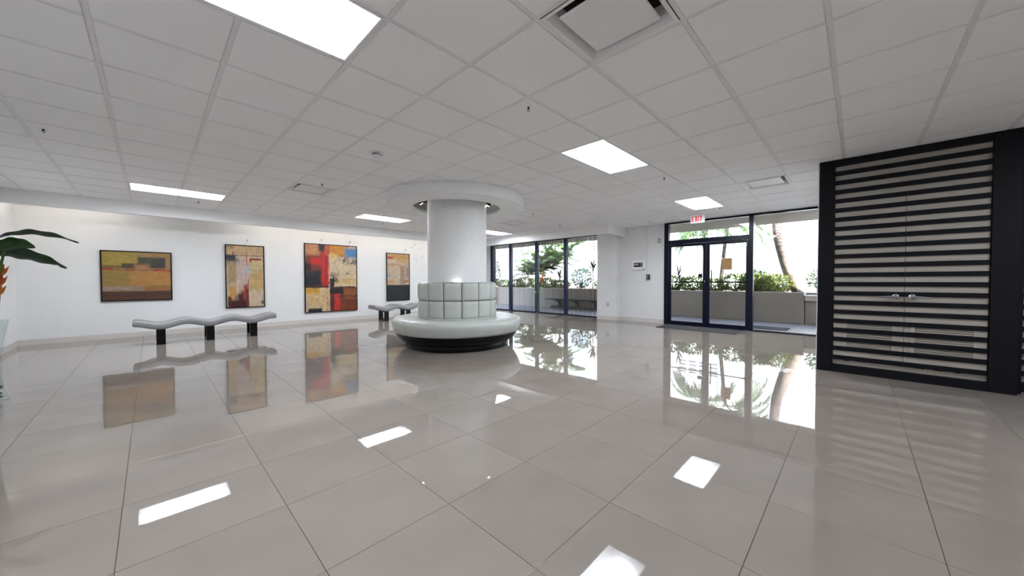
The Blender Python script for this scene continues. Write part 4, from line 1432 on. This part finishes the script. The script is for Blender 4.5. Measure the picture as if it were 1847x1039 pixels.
# pale ledge seat and low block at the end of the planter
lg = empty('concrete_ledge', (12.3, 0.4, 0))
tag(lg, 'pale concrete ledge beyond the end of the planter wall', 'ledge')
MB().bbox(12.05, 12.7, -1.2, 1.0, 0.62, 0.76, 0.008).build('slab', M_PLCAP, lg, (12.3, 0.4, 0))
MB().box(12.2, 12.6, -1.2, 1.0, 0.0, 0.62).build('base', M_PLANTER, lg, (12.3, 0.4, 0))

# black bench outside the window
BO = (11.85, 8.4, 0)
ob = empty('outdoor_bench', BO)
tag(ob, 'long black bench on brackets outside the right window bays', 'bench')
for yy in (0, 1, 2):
    MB().bbox(11.60 + 0.15 * yy, 11.735 + 0.15 * yy, 7.0, 9.45, 0.375, 0.41, 0.004).build('seat_slat', M_BLACKM, ob, BO)
for yb in (7.25, 8.1, 8.95):
    MB().prism([(11.62, 0.375), (12.08, 0.375), (12.08, 0.10), (12.0, 0.10), (11.95, 0.26)], 'y', yb - 0.04, yb + 0.04).build('bracket', M_BLACKM, ob, BO)
MB().box(12.04, 12.09, 7.0, 9.45, 0.0, 0.11).build('back_rail', M_BLACKM, ob, BO)

# facade across the way
FX = 20.0
fc = empty('white_building', (FX, 8, 0))
FO = (FX, 8, 0)
tag(fc, 'bright white building facade beyond the hedge', 'building')
MB().box(FX, FX + 0.5, -14, 40, -1, 9).build('facade_wall', M_FACADE, fc, FO)
for (y0, y1) in ((12.55, 13.35), (13.65, 14.05), (19.6, 20.9), (2.3, 2.7)):
    MB().bbox(FX - 0.05, FX + 0.01, y0, y1, -1, 9, 0.01).build('facade_strip', M_FBLUE, fc, FO)
def vents(y0, y1, z0, cols, rows):
    w = (y1 - y0) / cols
    for r in range(rows):
        for c in range(cols):
            MB().box(FX - 0.012, FX + 0.02, y0 + w * c + 0.06, y0 + w * (c + 1) - 0.06, z0 + 0.19 * r, z0 + 0.19 * r + 0.095).build('vent_slot', M_VENT, fc, FO)
vents(4.95, 6.95, 3.10, 4, 4)
vents(11.2, 13.0 - 0.55, 3.12, 3, 4)
vents(17.6, 19.4, 3.12, 3, 4)

# ------------------------------------------------------------------ planting
def leaf_quad(mb, p, d, n, l, w):
    d = d.normalized()
    s = d.cross(n)
    if s.length < 1e-4: s = d.cross(Vector((1, 0, 0)))
    s.normalize()
    u = s.cross(d)
    mb.add([p, p + d * l * 0.5 + s * w - u * 0.0, p + d * l - u * l * 0.12, p + d * l * 0.5 - s * w], [(0, 1, 2, 3)])


def rv(r):
    while True:
        v = Vector((r.uniform(-1, 1), r.uniform(-1, 1), r.uniform(-1, 1)))
        if 0.05 < v.length < 1: return v


def shrub(x, y, h, rx, ry, label, m, nl, seed, ll=0.09, group='hedge shrubs in the planter', name='hedge_shrub', cat='shrub', z0=PZ - 0.08):
    r = random.Random(seed)
    o = (x, y, z0)
    e = empty(name, o)
    tag(e, label, cat, group)
    st = MB()
    tips = []
    for k in range(7):
        a = r.uniform(0, 2 * pi)
        t = Vector((x + rx * 0.7 * cos(a) * r.random(), y + ry * 0.7 * sin(a) * r.random(), z0 + h * r.uniform(0.6, 0.9)))
        st.tube([(x + r.uniform(-.05, .05), y + r.uniform(-.05, .05), z0), (Vector(o) + t) / 2 + rv(r) * 0.04, t], [0.012, 0.009, 0.004], 5)
        tips.append(t)
    st.build('stem', M_STEM, e, o)
    fo = MB()
    for k in range(nl):
        q = rv(r)
        q = q.normalized() * (q.length ** 0.45)
        p = Vector((x + q.x * rx, y + q.y * ry, z0 + h * 0.55 + q.z * h * 0.47))
        p += rv(r) * 0.05
        d = (Vector((q.x, q.y, abs(q.z) * 0.6 + 0.25)) + rv(r) * 0.8)
        leaf_quad(fo, p, d, (Vector((0, 0, 1)) + rv(r) * 0.7).normalized(), ll * r.uniform(0.7, 1.3), ll * 0.26)
    tag(fo.build('foliage', m, e, o, fixn=False), kind='stuff')
    return e


HED = [('leafy hedge shrub in the planter seen through the glass doors', [(12.62, 3.95), (12.75, 3.35), (12.65, 2.75), (12.75, 2.2)]),
       ('leafy hedge shrub in the planter seen beside the leaning trunk', [(12.72, 1.78), (13.5, 1.75), (13.9, 2.3)]),
       ('leafy hedge shrub in the planter seen through the curtained window', [(12.65, 12.9), (12.75, 12.2), (12.62, 11.5), (12.75, 10.8), (12.65, 10.1), (12.7, 9.4), (12.65, 7.2), (12.75, 6.6)]),
       ('leafy hedge shrub in the planter behind the alarm panel wall', [(12.7, 4.6), (12.7, 5.3), (12.7, 6.0)])]
sd_ = 100
ORD = ['leftmost', 'second from left', 'third from left', 'fourth from left', 'fifth from left', 'sixth from left', 'seventh from left', 'rightmost']
for lb, pts in HED:
    for q_, (x, y) in enumerate(pts):
        sd_ += 1
        shrub(x, y, random.Random(sd_).uniform(0.42, 0.58), 0.33, 0.44, ORD[q_] + ' ' + lb, M_HEDGE2 if sd_ % 3 == 0 else M_HEDGE, 1100, sd_, 0.085)
shrub(12.75, 8.35, 0.92, 0.38, 0.46, 'dark rounded bush in the planter left of the spiky plant', M_BUSH, 1700, 201, 0.075, name='dark_bush', group=None)
shrub(13.25, 2.3, 0.70, 0.40, 0.45, 'dark bush rising above the hedge behind the right-hand door', M_BUSH, 1400, 202, 0.08, name='dark_bush', group=None)
shrub(13.75, 0.62, 0.75, 0.45, 0.5, 'dark green bush right of the leaning palm trunk', M_BUSH, 1500, 203, 0.08, name='dark_bush', group=None)
shrub(12.55, 13.55, 1.45, 0.35, 0.30, 'tall leafy bush behind the brown post', M_BUSH, 1400, 204, 0.09, name='dark_bush', group=None)


def strap_plant(x, y, h, label, n, L, W, seed, top=True):
    r = random.Random(seed)
    z0 = PZ - 0.08
    o = (x, y, z0)
    e = empty('cordyline_plant', o)
    tag(e, label, 'plant', 'spiky cordyline plants in the planter')
    hz = z0 + h
    MB().tube([o, (x + .02, y - .02, z0 + h * .5), (x, y, hz)], [0.022, 0.018, 0.012], 7).build('stem', M_STEM, e, o)
    for k in range(n):
        a = k * 2.4 + r.uniform(-.3, .3)
        el = radians(80 - 75 * k / n + r.uniform(-8, 8))
        d = Vector((cos(a) * cos(el), sin(a) * cos(el), sin(el)))
        b0 = Vector((x, y, hz - 0.25 * h * k / n))
        l = L * r.uniform(0.8, 1.1)
        mb = MB()
        v, f = [], []
        s = d.cross(Vector((0, 0, 1))).normalized()
        for i in range(7):
            t = i / 6
            p = b0 + d * l * t - Vector((0, 0, 1)) * l * 0.35 * t * t * cos(el)
            w = W * (sin(pi * (0.06 + 0.94 * t)) ** 0.7 if t < 1 else 0.03)
            v += [p - s * w, p + Vector((0, 0, -0.15 * w)), p + s * w]
        for i in range(6):
            f += [(i * 3, i * 3 + 1, i * 3 + 4, i * 3 + 3), (i * 3 + 1, i * 3 + 2, i * 3 + 5, i * 3 + 4)]
        mb.add(v, f, True).build('leaf', M_CORDY, e, o, fixn=False)


strap_plant(12.55, 7.70, 0.98, 'spiky cordyline standing clear above the hedge beside the white pier', 17, 0.44, 0.042, 31)
strap_plant(12.65, 4.38, 0.62, 'spiky cordyline above the hedge seen through the left door', 18, 0.46, 0.024, 32)
strap_plant(12.45, 9.28, 0.55, 'low spiky cordyline in front of the feathery palm clump', 16, 0.42, 0.034, 33)


def frond(mb, p0, d, L, droop, r, nl=34, ll=0.42, lw=0.016, hang=0.5):
    """feather palm frond into mb"""
    d = Vector(d).normalized()
    pts = []
    p = Vector(p0)
    dir_ = d.copy()
    n = 12
    for i in range(n + 1):
        pts.append(p.copy())
        p = p + dir_ * (L / n)
        dir_ = (dir_ + Vector((0, 0, -1)) * droop / n * (0.5 + i / n)).normalized()
    mb.tube(pts, [0.014 * (1 - 0.85 * i / n) for i in range(n + 1)], 5)
    for k in range(nl):
        t = 0.16 + 0.84 * k / nl
        fi = t * n
        i = min(int(fi), n - 1)
        q = pts[i].lerp(pts[i + 1], fi - i)
        ax = (pts[i + 1] - pts[i]).normalized()
        s = ax.cross(Vector((0, 0, 1)))
        if s.length < 0.05: s = Vector((1, 0, 0))
        s.normalize()
        l = ll * (sin(pi * (0.12 + 0.8 * t)) ** 0.6) * r.uniform(0.85, 1.1)
        for sg in (-1, 1):
            dd = (s * sg + ax * 0.75 + Vector((0, 0, -hang)) + rv(r) * 0.12).normalized()
            tip = q + dd * l + Vector((0, 0, -hang * 0.3 * l))
            midp = q + dd * l * 0.5
            w = ax * lw
            mb.add([q - w * 0.5, midp - w, tip, midp + w, q + w * 0.5], [(0, 1, 2, 3, 4)])


def palm(label, trunk, rad, fronds, seed, L, ringed=True, group=None, droop=1.9, crown=None):
    r = random.Random(seed)
    o = tuple(trunk[0])
    e = empty('palm_tree', o)
    tag(e, label, 'palm tree', group)
    # smooth trunk with ring scars
    P = [Vector(p) for p in trunk]
    pts = []
    for i in range(len(P) - 1):
        a, b = P[max(i - 1, 0)], P[i]
        c, d = P[i + 1], P[min(i + 2, len(P) - 1)]
        for k in range(26):
            t = k / 26
            pts.append(0.5 * ((2 * b) + (c - a) * t + (2 * a - 5 * b + 4 * c - d) * t * t + (3 * b - a - 3 * c + d) * t ** 3))
    pts.append(P[-1])
    n = len(pts)
    rs = []
    for i in range(n):
        t = i / (n - 1)
        rr = rad[0] + (rad[1] - rad[0]) * t ** 0.42
        rs.append(rr * (1 + (0.02 if i % 2 else -0.02)))
    MB().tube(pts, rs, 14).build('trunk', M_TRUNK, e, o)
    top = Vector(crown) if crown else P[-1]
    for (az, el) in fronds:
        mb = MB()
        a, b = radians(az), radians(el)
        frond(mb, top, (cos(a) * cos(b), sin(a) * cos(b), sin(b)), L * r.uniform(0.9, 1.1), droop * r.uniform(0.9, 1.1), r)
        tag(mb.build('frond', M_PALM, e, o, fixn=False))
    return e


palm('thick leaning ringed palm trunk behind the sidelight', [(13.0, 1.02, 0.5), (13.0, 1.20, 0.90), (13.0, 1.42, 1.40), (13.0, 1.58, 1.95), (13.0, 1.70, 2.5), (13.05, 1.75, 3.1), (13.1, 1.76, 4.2)],
     (0.27, 0.105), [(az, 35) for az in range(0, 360, 40)], 41, 2.4)
palm('slim palm leaning behind the brown notice', [(13.4, 3.34, 0.6), (13.4, 3.28, 1.3), (13.4, 3.2, 2.2), (13.4, 3.14, 2.8), (13.4, 3.12, 3.0)],
     (0.075, 0.05), [(268, 14), (282, 2), (255, 30), (300, 8), (240, 5), (225, 20), (330, 20), (20, 30), (70, 30), (160, 25), (275, 45)], 42, 1.75, droop=3.1)
palm('slim upright palm behind the meeting door stiles', [(13.6, 3.70, 0.6), (13.6, 3.76, 1.4), (13.6, 3.86, 2.3), (13.6, 3.90, 2.95)],
     (0.08, 0.05), [(92, 14), (75, 5), (110, 4), (125, 20), (60, 25), (150, 10), (320, 35), (10, 40), (190, 20), (250, 12)], 43, 1.6, droop=3.1)


def clump(x, y, label, seed, stems):
    r = random.Random(seed)
    z0 = PZ - 0.08
    o = (x, y, z0)
    e = empty('feathery_palm', o)
    tag(e, label, 'palm', 'feathery palm clumps in the planter')
    for (dx, dy, h) in stems:
        t = Vector((x + dx, y + dy, z0 + h))
        MB().tube([(x + dx * .3, y + dy * .3, z0), (Vector(o) + t) / 2 + Vector((dx * .15, dy * .15, 0)), t], [0.022, 0.018, 0.012], 6).build('cane', M_STALK, e, o)
        for k in range(11):
            a = k * 2.4 + r.uniform(0, 1)
            b = radians(r.uniform(25, 75))
            mb = MB()
            frond(mb, t - Vector((0, 0, r.uniform(0, 0.3))), (cos(a) * cos(b), sin(a) * cos(b), sin(b)), r.uniform(0.9, 1.3), 1.7, r, 28, 0.32, 0.018, 0.35)
            mb.build('frond', M_PALM, e, o, fixn=False)


clump(13.3, 10.35, 'tall feathery palm clump filling the middle window bays', 51, [(0, 0, 1.2), (.3, .35, 1.7), (-.1, -.4, 1.5), (.2, -.7, 1.9), (-.2, .5, 1.0)])
clump(13.4, 11.5, 'feathery palm clump arching toward the round bench side of the window', 52, [(0, 0, 1.1), (.1, -.4, 1.6), (-.2, .3, 0.8)])
